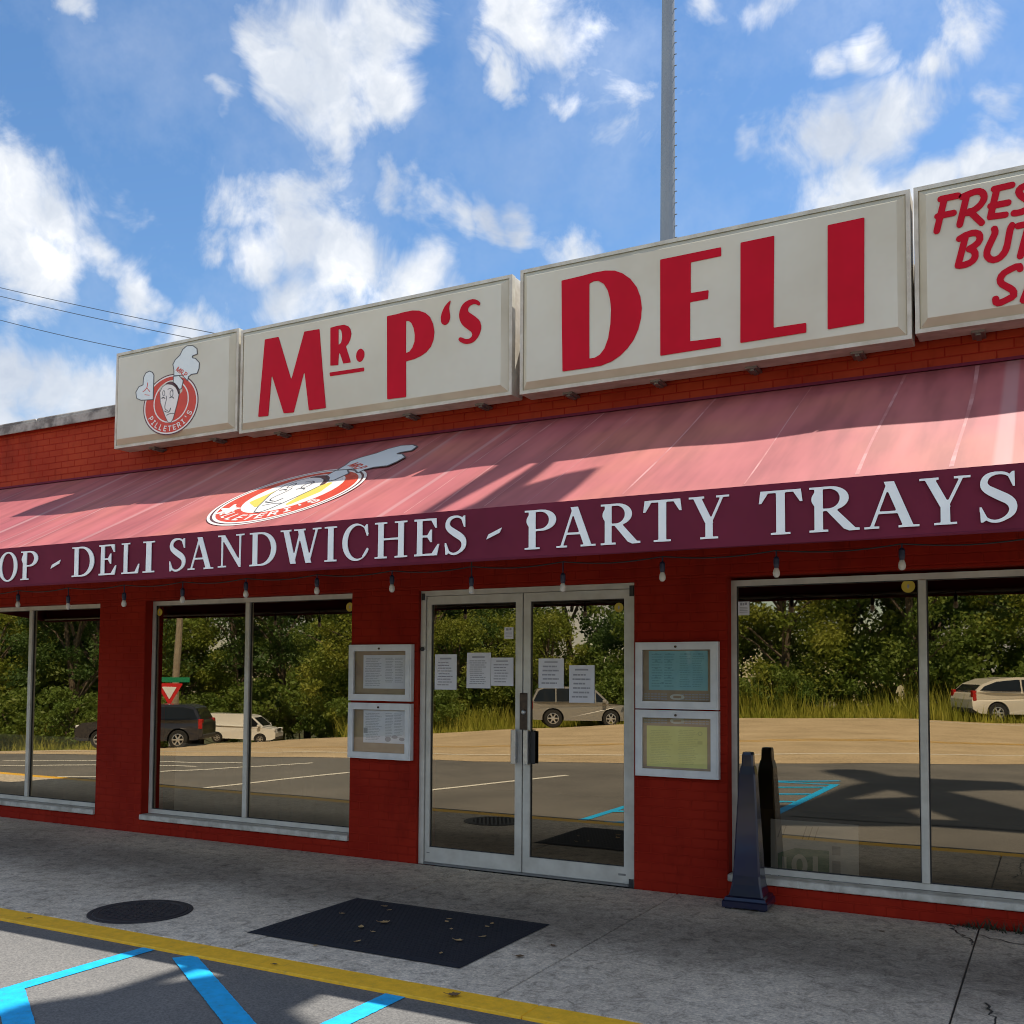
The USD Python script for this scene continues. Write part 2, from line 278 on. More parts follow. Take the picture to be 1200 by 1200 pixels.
def asphalt(name, a, b, c, s2=90.0):
    n = {'g': ('geometry', {}), 'n1': ('noise_texture', dict(scale=0.7, detail=6.0, roughness=0.6)), 'n2': ('noise_texture', dict(scale=s2, detail=3.0, roughness=0.7)),
         'r1': ('rgb_ramp', dict(ramp=[(0.3, a), (0.5, b), (0.7, c)])), 'r2': ('rgb_ramp', dict(ramp=[(0.3, (0.62, 0.62, 0.64)), (0.5, (1, 1, 1)), (0.72, (1.5, 1.48, 1.45))])),
         'm': ('mix', dict(mix_type='multiply', fac=1.0)), 'bp': ('bump', dict(strength=0.5, distance=0.006)), 'p': ('principled_bsdf', dict(roughness=0.85, specular_ior_level=0.3))}
    l = [('g.position', 'n1.vector'), ('g.position', 'n2.vector'), ('n1.fac', 'r1.fac'), ('n2.fac', 'r2.fac'), ('r1.color', 'm.color1'), ('r2.color', 'm.color2'), ('m.color', 'p.base_color'), ('n2.fac', 'bp.height'), ('bp.normal', 'p.normal')]
    return usdkit.material(stage, f'/World/Looks/{name}', n, l, surface='p.BSDF')
M['lot'] = asphalt('lot_asphalt', (0.105, 0.103, 0.100), (0.135, 0.131, 0.125), (0.165, 0.158, 0.148))
M['road'] = asphalt('road_surface', (0.37, 0.285, 0.175), (0.45, 0.35, 0.22), (0.53, 0.42, 0.27), 30.0)
def paint(name, col, under, thr=0.40):
    n = {'g': ('geometry', {}), 'n': ('noise_texture', dict(scale=14.0, detail=8.0, roughness=0.75)), 'r': ('rgb_ramp', dict(ramp=[(thr-0.12, under), (thr, tuple(c*0.82 for c in col)), (0.6, col)])), 'p': ('principled_bsdf', dict(roughness=0.6)),
         'n2': ('noise_texture', dict(scale=90.0, detail=3.0)), 'bp': ('bump', dict(strength=0.35, distance=0.005))}
    l = [('g.position', 'n.vector'), ('n.fac', 'r.fac'), ('r.color', 'p.base_color'), ('g.position', 'n2.vector'), ('n2.fac', 'bp.height'), ('bp.normal', 'p.normal')]
    return usdkit.material(stage, f'/World/Looks/{name}', n, l, surface='p.BSDF')
M['yellow_paint'] = paint('yellow_paint', (0.95, 0.53, 0.022), (0.50, 0.33, 0.12))
M['blue_paint'] = paint('blue_paint', (0.003, 0.42, 0.84), (0.06, 0.22, 0.34), 0.42)
M['white_paint'] = paint('white_paint', (0.82, 0.80, 0.72), (0.3, 0.28, 0.25))
M['road_yellow'] = paint('road_yellow', (0.72, 0.40, 0.03), (0.4, 0.30, 0.12))
M['turf'] = mat('turf', (0.035, 0.045, 0.014), 0.95, (0.08, 0.08, 0.025), 0.8)
def awning_mat():
    n = {'g': ('geometry', {}), 'sep': ('separate_xyz', {}), 'n1': ('noise_texture', dict(scale=0.8, detail=4.0)),
         'r1': ('rgb_ramp', dict(ramp=[(0.30, (0.355, 0.088, 0.095)), (0.5, (0.405, 0.110, 0.106)), (0.7, (0.44, 0.140, 0.104))])),
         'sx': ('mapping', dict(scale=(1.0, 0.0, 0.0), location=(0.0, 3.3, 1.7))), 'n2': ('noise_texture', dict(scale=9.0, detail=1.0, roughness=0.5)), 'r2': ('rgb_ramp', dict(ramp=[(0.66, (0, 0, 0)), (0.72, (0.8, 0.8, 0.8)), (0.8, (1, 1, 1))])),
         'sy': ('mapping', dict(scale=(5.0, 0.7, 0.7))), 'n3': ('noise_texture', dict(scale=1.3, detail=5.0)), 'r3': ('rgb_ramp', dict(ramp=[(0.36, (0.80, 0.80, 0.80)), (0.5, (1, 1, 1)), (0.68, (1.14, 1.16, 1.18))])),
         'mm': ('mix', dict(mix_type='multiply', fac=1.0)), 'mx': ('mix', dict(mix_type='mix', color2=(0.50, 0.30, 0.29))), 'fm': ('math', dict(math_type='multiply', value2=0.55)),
         'nb': ('noise_texture', dict(scale=260.0, detail=2.0)), 'bp': ('bump', dict(strength=0.15, distance=0.002)), 'p': ('principled_bsdf', dict(roughness=0.62, specular_ior_level=0.35))}
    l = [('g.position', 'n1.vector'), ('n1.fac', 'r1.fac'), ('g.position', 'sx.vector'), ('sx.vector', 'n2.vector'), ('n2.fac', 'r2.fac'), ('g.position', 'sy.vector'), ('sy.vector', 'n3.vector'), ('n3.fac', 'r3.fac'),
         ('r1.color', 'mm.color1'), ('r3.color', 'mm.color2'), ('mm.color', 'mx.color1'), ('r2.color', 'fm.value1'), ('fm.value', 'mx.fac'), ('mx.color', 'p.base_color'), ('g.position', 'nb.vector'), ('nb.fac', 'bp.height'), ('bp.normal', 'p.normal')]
    return usdkit.material(stage, '/World/Looks/awning', n, l, surface='p.BSDF')
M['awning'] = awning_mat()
M['awning_seam'] = mat('awning_seam', (0.52, 0.23, 0.22), 0.65, (0.42, 0.135, 0.13), 3.0, lo=0.42, hi=0.56)
# ------------------------------------------------------------------ the ground
def smooth(a, b, x): x = np.clip((x-a)/(b-a), 0, 1); return x*x*(3-2*x)
def zland(x, y):
    s, t = .86*x-.51*y, -.51*x-.86*y
    z = -.016-.053*np.maximum(0, 6-s)*smooth(12, 30, t)-.057*np.maximum(0, t-31)
    z = np.maximum(z, -7.0-0.01*t)
    return np.where(y > -2.6, -.016, z)
def road_xy(s, t): return .86*s-.51*t, -.51*s-.86*t
def strip(edge0, edge1, ny, lift):
    """a sheet that follows the land between two polylines with the same number of points"""
    e0, e1 = np.array(edge0, float), np.array(edge1, float); k = np.linspace(0, 1, ny+1)[:, None, None]
    P = e0[None]*(1-k)+e1[None]*k
    return gridmesh(np.concatenate([P, (zland(P[..., 0], P[..., 1])+lift)[..., None]], -1))
def dense(pl, n):
    p = np.array(pl, float); d = np.r_[0, np.cumsum(np.linalg.norm(np.diff(p, axis=0), axis=1))]; u = np.linspace(0, d[-1], n)
    return np.stack([np.interp(u, d, p[:, 0]), np.interp(u, d, p[:, 1])], 1)
Gx = np.r_[np.linspace(-420, -90, 12), np.linspace(-84, 60, 60), np.linspace(70, 420, 12)]
Gy = np.r_[np.linspace(-420, -100, 12), np.linspace(-94, -2.7, 50), np.linspace(2, 30, 6), np.linspace(60, 420, 8)]
XX, YY = np.meshgrid(Gx, Gy)
single('ground', gridmesh(np.stack([XX, YY, zland(XX, YY)-.06], -1)), M['turf'], kind='structure')
LOT_FAR = dense([(-46, 4), (-30, -1.8), (-18.6, -5.5), (-15, -6.7), (-11.9, -8.1), (-8, -9.4), (-3.4, -11.75), (-.6, -13.6), (6, -17), (20, -24.5), (40, -35)], 60)
GRASS_EDGE = np.array([road_xy(s, t) for s, t in zip(np.linspace(-60, 60, 60), np.interp(np.linspace(-60, 60, 60), [-60, -12, 0, 8, 15, 25, 60], [38, 35.5, 43, 35, 29.6, 28, 27]))])
near = np.stack([np.linspace(-46, 40, 60), np.full(60, -2.869)], 1)
lot = single('parking_lot', strip(near, LOT_FAR, 10, 0.0), M['lot'], kind='structure', smooth=True)
road = single('road', strip(LOT_FAR, GRASS_EDGE, 24, 0.004), M['road'], kind='structure', smooth=True)
PR = np.random.default_rng(8)
def line_on_land(pl, w, lift, n=None, rag=0.0):
    p = np.array(pl, float); n = n or max(2, int(np.linalg.norm(np.diff(p, axis=0), axis=1).sum()/0.8)); p = dense(p, n)
    t = np.gradient(p, axis=0); t /= np.linalg.norm(t, axis=1, keepdims=True); nrm = np.stack([-t[:, 1], t[:, 0]], 1)
    j0, j1 = (PR.normal(0, rag, (2, len(p), 1)) if rag else (0, 0))
    return strip(p-nrm*(w/2+j0), p+nrm*(w/2+j1), 1, lift)
def between(a, k): return LOT_FAR*(1-k)+GRASS_EDGE*k
sel = slice(4, 56)
part(road, 'edge_line', line_on_land(between(0, .075)[sel], .14, .008), M['white_paint'], local=True)
part(road, 'centre_line', line_on_land(between(0, .22)[sel], .13, .008), M['road_yellow'], local=True)
part(road, 'centre_line', line_on_land(between(0, .235)[sel], .13, .008), M['road_yellow'], local=True)
part(road, 'edge_line', line_on_land(between(0, .90)[sel], .15, .008), M['white_paint'], local=True)
# painted lines of the parking lot: the hatched aisle in front of the door and the stalls beside it
for pl, w in (([(-4.615, -2.873), (-4.66, -8.0)], .10), ([(-2.90, -2.873), (-2.92, -8.0)], .12), ([(-4.72, -8.0), (-2.86, -8.05)], .11)):
    part(lot, 'blue_line', line_on_land(pl, w, .004, 320, .0011), M['blue_paint'], local=True)
for k in range(6):
    y0 = -2.93-k*.98; x0, x1 = -4.42, -2.98
    pl = [(-4.44, -2.80+0), (-3.06, -3.66)] if k == 0 else [(-4.60, -3.755-(k-1)*.96), (-2.96, -4.77-(k-1)*.96)]
    if k == 0: pl = [(-4.315, -2.895), (-2.96, -3.755)]
    part(lot, 'blue_hatch_stripe', line_on_land(pl, .13, .0055, 90, .0011), M['blue_paint'], local=True)
for pl in ([(-7.57, -4.5), (-6.88, -7.3)], [(-10.4, -2.98), (-10.04, -5.85)], [(-12.66, -4.3), (-11.6, -6.85)], [(-13.3, -2.95), (-12.6, -3.45)], [(-16.6, -4.3), (-15.1, -5.15), (-12.5, -6.2)], [(-15.7, -3.55), (-14.4, -4.65), (-12.9, -5.3)]):
    part(lot, 'white_line', line_on_land(pl, .10, .004), M['white_paint'], local=True)
part(lot, 'dark_line', line_on_land([(-2.7, -4.36), (-.3, -4.52), (3.5, -4.75)], .06, .004), M['iron'], local=True)  # thin dark line laid on the asphalt, roughly along the kerb

# sidewalk: slabs with open joints, and the yellow painted kerb edge
sw = thing('sidewalk', None, None, (0, 0, 0), kind='structure')
edges = [-16, -13.3, -11.45, -9.6, -7.8, -6.0, -4.18, -2.44, -.46, 1.45, 3.3, 6]
part(sw, 'bedding', bx(-16, 6, -2.66, 0.02, -.12, -.012), M['black'])
for a, b in zip(edges[:-1], edges[1:]):
    dz = RNG.uniform(-.0015, .0015)
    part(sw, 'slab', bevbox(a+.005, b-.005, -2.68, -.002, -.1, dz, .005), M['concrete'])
kb = single('kerb', cat_([bevbox(a, a+4.397, -2.868, -2.683, -.12, -.001, .005) for a in np.arange(-15.4, 5.5, 4.4)]), M['yellow_paint'], kind='structure')
# crack in the slab near the right window
rr = np.random.default_rng(3)
def crack(pts, w):
    p = dense(pts, 24); p += rr.normal(0, .012, p.shape); t = np.gradient(p, axis=0); t /= np.linalg.norm(t, axis=1, keepdims=True); n = np.stack([-t[:, 1], t[:, 0]], 1)
    ww = (w*rr.uniform(.4, 1.2, len(p)))[:, None]
    return gridmesh(np.stack([np.c_[p-n*ww, np.full(len(p), .0035)], np.c_[p+n*ww, np.full(len(p), .0035)]], 0))
for pts, w in (([(-.46, -.18), (-.33, -.30), (-.12, -.33), (.1, -.30), (.5, -.36)], .007), ([(-.34, -1.6), (-.28, -1.9), (-.30, -2.2), (-.27, -2.6)], .006), ([(-.62, -.10), (-.50, -.34), (-.46, -.5)], .006)):
    part(sw, 'crack', crack(pts, w), M['black'])

# ------------------------------------------------------------------ the building
B = thing('deli_building', 'red painted brick storefront building with plate glass windows and glass double door', 'building', (-4, 0, 0))
XL, XR, DEPTH = -12.6, 3.2, 11.0
W1, W2, DR, W3 = (-11.0, -8.605), (-7.95, -5.40), (-4.702, -2.776), (-2.07, .48)
ZS, ZT = .13, 2.28
wl = []
wall2d = sbox(XL, -.1, XR, 4.22)
for a, b in (W1, W2, W3): wall2d = wall2d.difference(sbox(a, ZS, b, ZT))
wall2d = wall2d.difference(sbox(DR[0], -.2, DR[1], 2.268))
wall = part(B, 'wall', wall_shape(wall2d, .0025, .28), M['red_wall'])
part(B, 'side_wall', cat_([bx(XL, XL+.28, .284, DEPTH, -.1, 4.22), bx(XR-.28, XR, .284, DEPTH, -.1, 4.22), bx(XL, XR, DEPTH+.001, DEPTH+.28, -.1, 4.22)]), M['red_wall'])
part(B, 'roof', bx(XL+.28, XR-.28, .285, DEPTH, 3.75, 3.9), M['roof'])
part(B, 'coping', cat_([bevbox(a, min(a+2.98, XR+.03), -.045, .32, 4.221, 4.30, .012) for a in np.arange(XL-.03, XR, 3.0)]), M['coping'])
part(B, 'coping_drip', cat_([bevbox(XL-.03, XR+.03, -.060, -.046, 4.17, 4.262, .004)]), M['coping'])
# bricks: running bond, painted over with the wall; each a piece of its own where it shows largest
def brick(x0, x1, z0, z1, r):
    d = (.0027 if z0 > 3 else .0030)+r.uniform(-.0003, .0003); c = .004
    m = hull([(x, .003, z) for x in (x0, x1) for z in (z0, z1)]+[(x, .0025-d, z) for x in (x0+c, x1-c) for z in (z0+c, z1-c)])
    return m
zones = [(XL, XR, 3.60, 4.165), (XL, XR, 2.285, 2.66), (W1[1], W2[0], .0, 2.28), (W2[1], DR[0], .0, 2.28), (DR[1], W3[0], .0, 2.28), (XL, W1[1], .0, .125), (W2[0], W2[1], .0, .125), (W3[0], XR, .0, .125)]
br = np.random.default_rng(11); bricks = []
H_, L_, G_ = .0678, .2035, .0065
for (a, b, z0, z1) in zones:
    k = int(math.floor(z0/H_))
    while k*H_ < z1-.012:
        lo, hi = max(k*H_+G_/2, z0+.001), min((k+1)*H_-G_/2, z1)
        off = (L_/2 if k % 2 else 0.0); j = math.floor((a-off)/L_)
        while j*L_+off < b:
            p, q = max(j*L_+off+G_/2, a+.001), min((j+1)*L_+off-G_/2, b-.001)
            if q-p > .02 and hi-lo > .012:
                c = np.array([(p+q)/2, 0, (lo+hi)/2]); dist = np.linalg.norm(c-EYE); v = (c-EYE)/dist
                sx = (v@R_)/(v@F_); seen = -.52 < sx < .52
                bricks.append((dist if seen else 99+dist, brick(p, q, lo, hi, br), z0 > 3))
            j += 1
        k += 1
bricks.sort(key=lambda t: t[0])
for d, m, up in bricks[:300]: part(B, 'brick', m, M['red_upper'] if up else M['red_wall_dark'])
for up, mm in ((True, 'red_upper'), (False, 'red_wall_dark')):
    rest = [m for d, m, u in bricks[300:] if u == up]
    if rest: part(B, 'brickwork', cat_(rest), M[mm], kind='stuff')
print('bricks', len(bricks))
# windows
def window(x0, x1, mull, zt=ZT):
    y0, y1 = .095, .15
    w = part(B, 'window', wall_shape(frame_shape(x0+.002, x1-.002, ZS+.052, zt-.003, .042), y0, y1-y0), M['alu'])
    part(w, 'mullion', bevbox(mull-.025, mull+.025, y0-.012, y1-.003, ZS+.095, zt-.046, .004), M['alu'])
    part(w, 'pane', pane(x0+.045, mull-.0255, ZS+.094, zt-.045, y0+.02, .9), M['glass']); part(w, 'pane', pane(mull+.0255, x1-.045, ZS+.094, zt-.045, y0+.02, -.6), M['glass'])
    part(w, 'gasket', wall_shape(frame_shape(x0+.043, mull-.0253, ZS+.093, zt-.044, .008).union(frame_shape(mull+.0253, x1-.043, ZS+.093, zt-.044, .008)), y0+.012, .01), M['black'])
    part(w, 'sill', bevbox(x0+.004, x1-.004, -.024, .094, ZS-.001, ZS+.05, .006), M['sill'])
    part(w, 'reveal', cat_([bx(x0+.001, x0+.0045, .004, .094, ZS+.055, zt-.002)]), M['red_wall_dark'])
    return w
def pane(x0, x1, z0, z1, y, tilt):
    t = tilt*.0012
    v = np.array([[x0, y+t, z0], [x1, y-t, z0], [x1, y-t*1.4, z1], [x0, y+t*.6, z1]]); return trimesh.Trimesh(v, np.array([[0, 1, 2], [0, 2, 3]]), process=False)
window(*W1, -9.80); window(*W2, -6.685); window(*W3, -.778, 2.262)
# double door
fd = part(B, 'door_frame', wall_shape(sbox(DR[0]+.002, 0, DR[1]-.002, 2.266).difference(sbox(DR[0]+.05, -.1, DR[1]-.05, 2.224)), .03, .11), M['alu'])
part(fd, 'threshold', bevbox(DR[0]+.052, DR[1]-.052, .02, .16, .0, .016, .004), M['alu_dark'])
for pv in (bx(DR[0]+.012, DR[0]+.04, .022, .0295, 2.19, 2.245), bx(DR[1]-.045, DR[1]-.012, .018, .0295, 2.165, 2.245), bx(DR[1]-.048, DR[1]-.015, .018, .0295, .0, .06)): part(fd, 'pivot', pv, M['black'])
part(fd, 'alarm_contact', lathe([(0, 0), (.018, 0), (.018, .012), (0, .012)], 16, (0, 0, 0)).apply_transform(trimesh.transformations.rotation_matrix(math.pi/2, [1, 0, 0])).apply_translation([DR[0]+.025, .0295, 1.78]), M['black'])
MEET = -3.736
for side, (a, b) in enumerate(((DR[0]+.053, MEET-.005), (MEET+.005, DR[1]-.053))):
    st = .062
    leaf = sbox(a, .018, b, 2.220).difference(sbox(a+.045 if side == 0 else a+st, .14, b-st if side == 0 else b-.045, 2.152))
    d = part(B, 'door', wall_shape(leaf, .045, .045), M['alu'])
    ga, gb = (a+.044, b-st+.001) if side == 0 else (a+st-.001, b-.044)
    part(d, 'pane', pane(ga, gb, .139, 2.153, .066, .8 if side else -.8), M['glass'])
    part(d, 'gasket', wall_shape(frame_shape(ga, gb, .139, 2.153, .007), .058, .007), M['black'])
    hx = b-.045 if side == 0 else a+.045
    if side == 0:
        part(d, 'pull_handle', cat_([bevbox(hx-.03, hx+.012, -.005, .0, .865, 1.135, .002), bx(hx-.03, hx-.025, -.005, .044, .865, 1.135), bx(hx+.006, hx+.010, .0, .044, .875, 1.125)]), M['steel'])
    else:
        part(d, 'pull_handle', cat_([bevbox(hx-.02, hx+.02, -.005, .0, .865, 1.135, .002), bx(hx+.016, hx+.02, -.004, .044, .865, 1.135)]), M['steel'])
        part(d, 'handle_reflection', bevbox(hx+.024, hx+.066, .034, .044, .87, 1.125, .003), M['black'])  # black box standing in for the dark reflection of the handle in the glass
        part(d, 'lock_plate', bevbox(a-.028, a+.038, .036, .0445, 1.135, 1.425, .003), M['bronze'])
        kn = lathe([(0, 0), (.016, 0), (.020, .012), (.012, .022), (0, .024)], 18); kn.apply_transform(trimesh.transformations.rotation_matrix(math.pi/2, [1, 0, 0])); kn.apply_translation([a+.012, .0355, 1.275]); part(d, 'lock_cylinder', kn, M['steel'])
    part(d, 'rail_label', bx(b-.09, b-.03, .0435, .0448, .075, .09) if side else bx(a+.02, a+.05, .0435, .0448, .09, .098), M['alu_dark'])
# interior seen dimly through the glass
part(B, 'interior_wall', cat_([bx(XL+.3, XR-.3, 5.0, 5.1, .0, 3.2), bx(XL+.29, XL+.3, .29, 5, 0, 3.2), bx(XR-.3, XR-.29, .29, 5, 0, 3.2), bx(XL+.3, XR-.3, .29, 5, 2.9, 3.0)]), M['interior'])
part(B, 'interior_floor', bx(XL+.29, XR-.29, .285, 4.999, -.1, -.002), M['interior_floor'])
def curtain(x0, x1, z0, z1, y):
    xs = np.linspace(x0, x1, int((x1-x0)/.025)); yy = y+.025*np.sin(xs*38+np.sin(xs*7)*1.5)
    return gridmesh(np.stack([np.c_[xs, yy, np.full(len(xs), z0)], np.c_[xs, yy+.01*np.sin(xs*11), np.full(len(xs), z1)]], 0))
for a, b in ((-10.9, -8.7), (-7.85, -5.5)):
    single('curtain', curtain(a, b, .16, .86, .36), M['curtain'], {-10.9: 'pale half-height curtain behind the far left window', -7.85: 'pale half-height curtain behind the window left of the door'}[a], 'curtain', smooth=True)

# ------------------------------------------------------------------ lettering
def stroke(pts, w0, n=40, w1=None):
    """a pen stroke of changing width through points (x, y, width factor)"""
    p = np.array([q[:2] for q in pts], float); ws = np.array([q[2] if len(q) > 2 else 1.0 for q in pts])*w0
    from scipy.interpolate import CubicSpline
    d = np.r_[0, np.cumsum(np.linalg.norm(np.diff(p, axis=0), axis=1))]
    u = np.linspace(0, d[-1], n); q = CubicSpline(d, p)(u) if len(p) > 2 else np.stack([np.interp(u, d, p[:, i]) for i in (0, 1)], 1); w = np.interp(u, d, ws)
    return union_all([shapely.convex_hull(union_all([Point(q[i]).buffer(w[i]/2, 6), Point(q[i+1]).buffer(w[i+1]/2, 6)])) for i in range(n-1)])
def ell(cx, cy, rx, ry, n=16): return affinity.scale(Point(cx, cy).buffer(1, n), rx, ry, origin=(cx, cy))
SW, HL, SF = .165, .052, .045
def serif(xc, w, top): return sbox(xc-w/2, 1-SF if top else 0, xc+w/2, 1 if top else SF)
def stem(x, w=SW, s=.30, t=True, b=True):
    g = [sbox(x-w/2, 0, x+w/2, 1)]
    if t: g.append(serif(x, s+w-.1, True))
    if b: g.append(serif(x, s+w-.1, False))
    return union_all(g)
def bar(x0, y0, x1, y1, w):
    """slanted bar with horizontal cuts, w measured along x"""
    return Polygon([(x0-w/2, y0), (x0+w/2, y0), (x1+w/2, y1), (x1-w/2, y1)])
def tri(*p): return Polygon(p)
def glyph(c):
    if c == 'I': g = stem(.2)
    elif c == 'L': g = union_all([stem(.2, t=True, b=False), serif(.17, .3, False), sbox(.1, 0, .74, HL), tri((.74, 0), (.80, .30), (.755, .30), (.60, HL-.01), (.6, 0))])
    elif c == 'E': g = union_all([stem(.2, t=False, b=False), sbox(.03, 0, .74, HL), sbox(.03, 1-HL, .72, 1), tri((.72, 1), (.735, .74), (.69, .74), (.56, 1-HL), (.5, 1)), sbox(.2, .50, .56, .50+HL), tri((.58, .36), (.58, .70), (.54, .70), (.44, .55), (.44, .50), (.54, .36)), tri((.74, 0), (.81, .30), (.765, .30), (.58, HL), (.5, 0))])
    elif c in 'DPR':
        if c == 'D': g = union_all([stem(.2, b=True), sbox(.2, 0, .42, 1).union(ell(.42, .5, .50, .5)).intersection(sbox(.2, 0, 1, 1)).difference(sbox(.28, HL, .40, 1-HL).union(ell(.38, .5, .37, .5-HL).intersection(sbox(.28, 0, 1, 1))))])
        else:
            bowl = sbox(.2, .46, .42, 1).union(ell(.42, .73, .36, .27)).difference(sbox(.28, .46+HL, .40, 1-HL).union(ell(.39, .73, .22, .27-HL).intersection(sbox(.28, 0, 1, 1))))
            g = union_all([stem(.2), bowl])
            if c == 'R': g = union_all([g, Polygon([(.34, .48), (.54, .48), (.90, .06), (.98, .05), (.98, 0), (.78, 0), (.68, .05)])])
    elif c == 'O': g = ell(.46, .5, .46, .52, 24).difference(ell(.46, .5, .29, .465, 24))
    elif c == 'C':
        g = ell(.48, .5, .48, .52, 24).difference(ell(.55, .5, .37, .465, 24)); g = g.difference(Polygon([(.5, .5), (1.2, .84), (1.2, .22)])).difference(sbox(.80, .30, 1.3, .70))
        g = union_all([g, tri((.84, .98), (.88, .98), (.90, .66), (.86, .66), (.76, .90)), tri((.90, .30), (.87, .33), (.70, .10), (.74, .06))])
    elif c == 'S':
        g = stroke([(.60, .83, .35), (.50, .955, .38), (.32, .985, .42), (.13, .90, .8), (.10, .745, 1.05), (.22, .62, 1.25), (.42, .50, 1.35), (.585, .36, 1.2), (.595, .20, .9), (.46, .06, .5), (.27, .01, .42), (.10, .10, .42), (.035, .26, .35)], .14, 70)
        g = union_all([g, tri((.60, 1.0), (.64, 1.0), (.645, .70), (.61, .70), (.52, .92)), tri((.03, .0), (.07, .0), (.16, .06), (.045, .31), (.01, .31))])
    elif c == 'A': g = union_all([bar(.10, 0, .44, 1, .062), bar(.80, 0, .44, 1, .19).union(tri((.36, 1), (.53, 1), (.5, .9))), sbox(.22, .31, .66, .31+HL), serif(.11, .28, False), serif(.80, .38, False)])
    elif c == 'N': g = union_all([sbox(.13, 0, .19, 1), sbox(.78, 0, .84, 1), Polygon([(.06, 1), (.25, 1), (.84, .12), (.84, -.02), (.78, -.02), (.10, .97)]), serif(.16, .30, False), serif(.81, .30, True), sbox(.0, 1-SF, .2, 1)])
    elif c == 'W': g = union_all([bar(.36, -.01, .12, 1, .17), bar(.36, -.01, .60, 1, .06), bar(.84, -.01, .58, 1, .17), bar(.84, -.01, 1.10, 1, .06), serif(.12, .34, True), serif(.56, .36, True), serif(1.10, .26, True)])
    elif c == 'H': g = union_all([stem(.2), stem(.80), sbox(.2, .5, .8, .5+HL)])
    elif c == 'T': g = union_all([stem(.40, t=False), sbox(.02, 1-HL, .78, 1), tri((.02, 1), (-.01, .72), (.035, .72), (.16, 1-HL), (.25, 1)), tri((.78, 1), (.81, .72), (.765, .72), (.64, 1-HL), (.55, 1))])
    elif c == 'Y': g = union_all([sbox(.36, 0, .53, .44), bar(.445, .38, .15, 1, .19), bar(.485, .40, .76, 1, .065), serif(.445, .42, False), serif(.15, .36, True), serif(.76, .30, True)])
    elif c == '-': return Polygon([(0, 0), (.86, .55), (1, 1), (.14, .45)])
    if c not in 'SOC': g = g.buffer(.022, 4).buffer(-.022, 4)
    return g.simplify(.003)
def fit(g, x0, x1, z0, z1):
    a, b, c, d = g.bounds; return affinity.translate(affinity.scale(g, (x1-x0)/(c-a), (z1-z0)/(d-b), origin=(a, b)), x0-a, z0-b)

# ------------------------------------------------------------------ awning
AY, AZB, AZT, AW = -1.85, 2.255, 2.567, 3.585
AXL, AXR = -12.2, 2.7
SL = np.array([0, -AY, AW-AZT]); SLEN = np.linalg.norm(SL); SL = SL/SLEN; AN = np.array([0, -SL[2], SL[1]])
A = thing('awning', 'long sloping faded burgundy fabric awning with white serif words on its valance', 'awning', (-4.5, AY, AZB))
ribs = np.arange(AXL, AXR+.01, (AXR-AXL)/12)
xs, us = np.linspace(AXL, AXR, 241), np.linspace(0, 1, 15)
X, Uu = np.meshgrid(xs, us)
ph = ((X-AXL)/(ribs[1]-ribs[0])) % 1
sag = (.012*np.sin(math.pi*Uu)*np.sin(math.pi*ph)**2 + .006*meshkit.noise(np.stack([X*2.2+Uu*1.5, Uu*2.0, X*0], -1))*np.sin(math.pi*Uu))
P = np.stack([X, AY+SL[1]*SLEN*Uu, AZT+SL[2]*SLEN*Uu], -1)-AN*sag[..., None]
top = gridmesh(P); under = gridmesh(P-AN*.006); under.invert()
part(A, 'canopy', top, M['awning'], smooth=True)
part(A, 'canopy_lining', under, M['awning_under'], smooth=True)
xv, zv = np.linspace(AXL, AXR, 181), np.linspace(0, 1, 5); Xv, Zv = np.meshgrid(xv, zv)
vy = AY-.004*np.sin(math.pi*Zv)*np.sin(Xv*2.3)+.006*(1-Zv)*np.sin(Xv*1.7+1)
vg = np.stack([Xv, vy-.002, AZB+(AZT-AZB)*Zv+.003*np.sin(Xv*1.1)*(1-Zv)], -1)
vb = gridmesh(vg+np.array([0, .006, 0])); vb.invert()
part(A, 'valance', cat_([gridmesh(vg), vb]), M['valance'], smooth=True)
part(A, 'hem', cat_([tube([(a, AY+.004, AZB+.001), (a+(AXR-AXL)/4, AY+.004, AZB+.001)], .009, 6) for a in np.linspace(AXL, AXR, 5)[:-1]]), M['valance'])
for xe in (AXL, AXR):
    part(A, 'end_panel', hull([(xe+d, y, z) for d in (-.004, .004) for y, z in ((AY, AZB), (AY, AZT), (0, AW), (0, AZB+.2))]), M['valance'])
for xr in ribs[1:-1]:
    part(A, 'rib', tube([(xr, AY+.03, AZT-.05), (xr, -.01, AW-.06)], .014, 6), M['alu_dark'])
for xs0, w in ((-.86, .02), (-.42, .026), (-1.45, .010), (-2.13, .016), (-2.72, .010), (-3.02, .012), (-3.40, .02), (-3.62, .012), (-4.45, .010), (-6.15, .016), (-6.6, .012), (-7.3, .018), (-8.5, .014), (.6, .02), (1.5, .014)):
    k = np.linspace(.015, .985, 24); wv = w*(.55+.6*meshkit.noise(np.stack([k*5, k*0+xs0*7, k*0], -1)))
    ctr = np.array([xs0, AY, AZT])+SL*SLEN*k[:, None]; ctr[:, 0] += .012*np.sin(k*4+xs0*3); pj = ((ctr[:, 0]-AXL)/(ribs[1]-ribs[0])) % 1
    ctr = ctr-AN*(.012*np.sin(math.pi*k)*np.sin(math.pi*pj)**2-.0012)[:, None]
    ctr = ctr-AN*(.006*meshkit.noise(np.stack([ctr[:, 0]*2.2+k*1.5, k*2.0, k*0], -1))*np.sin(math.pi*k))[:, None]
    ex = np.array([1.0, 0, 0])*wv[:, None]/2; part(A, 'seam', gridmesh(np.stack([ctr-ex, ctr+ex], 0)), M['awning_seam'], smooth=True)
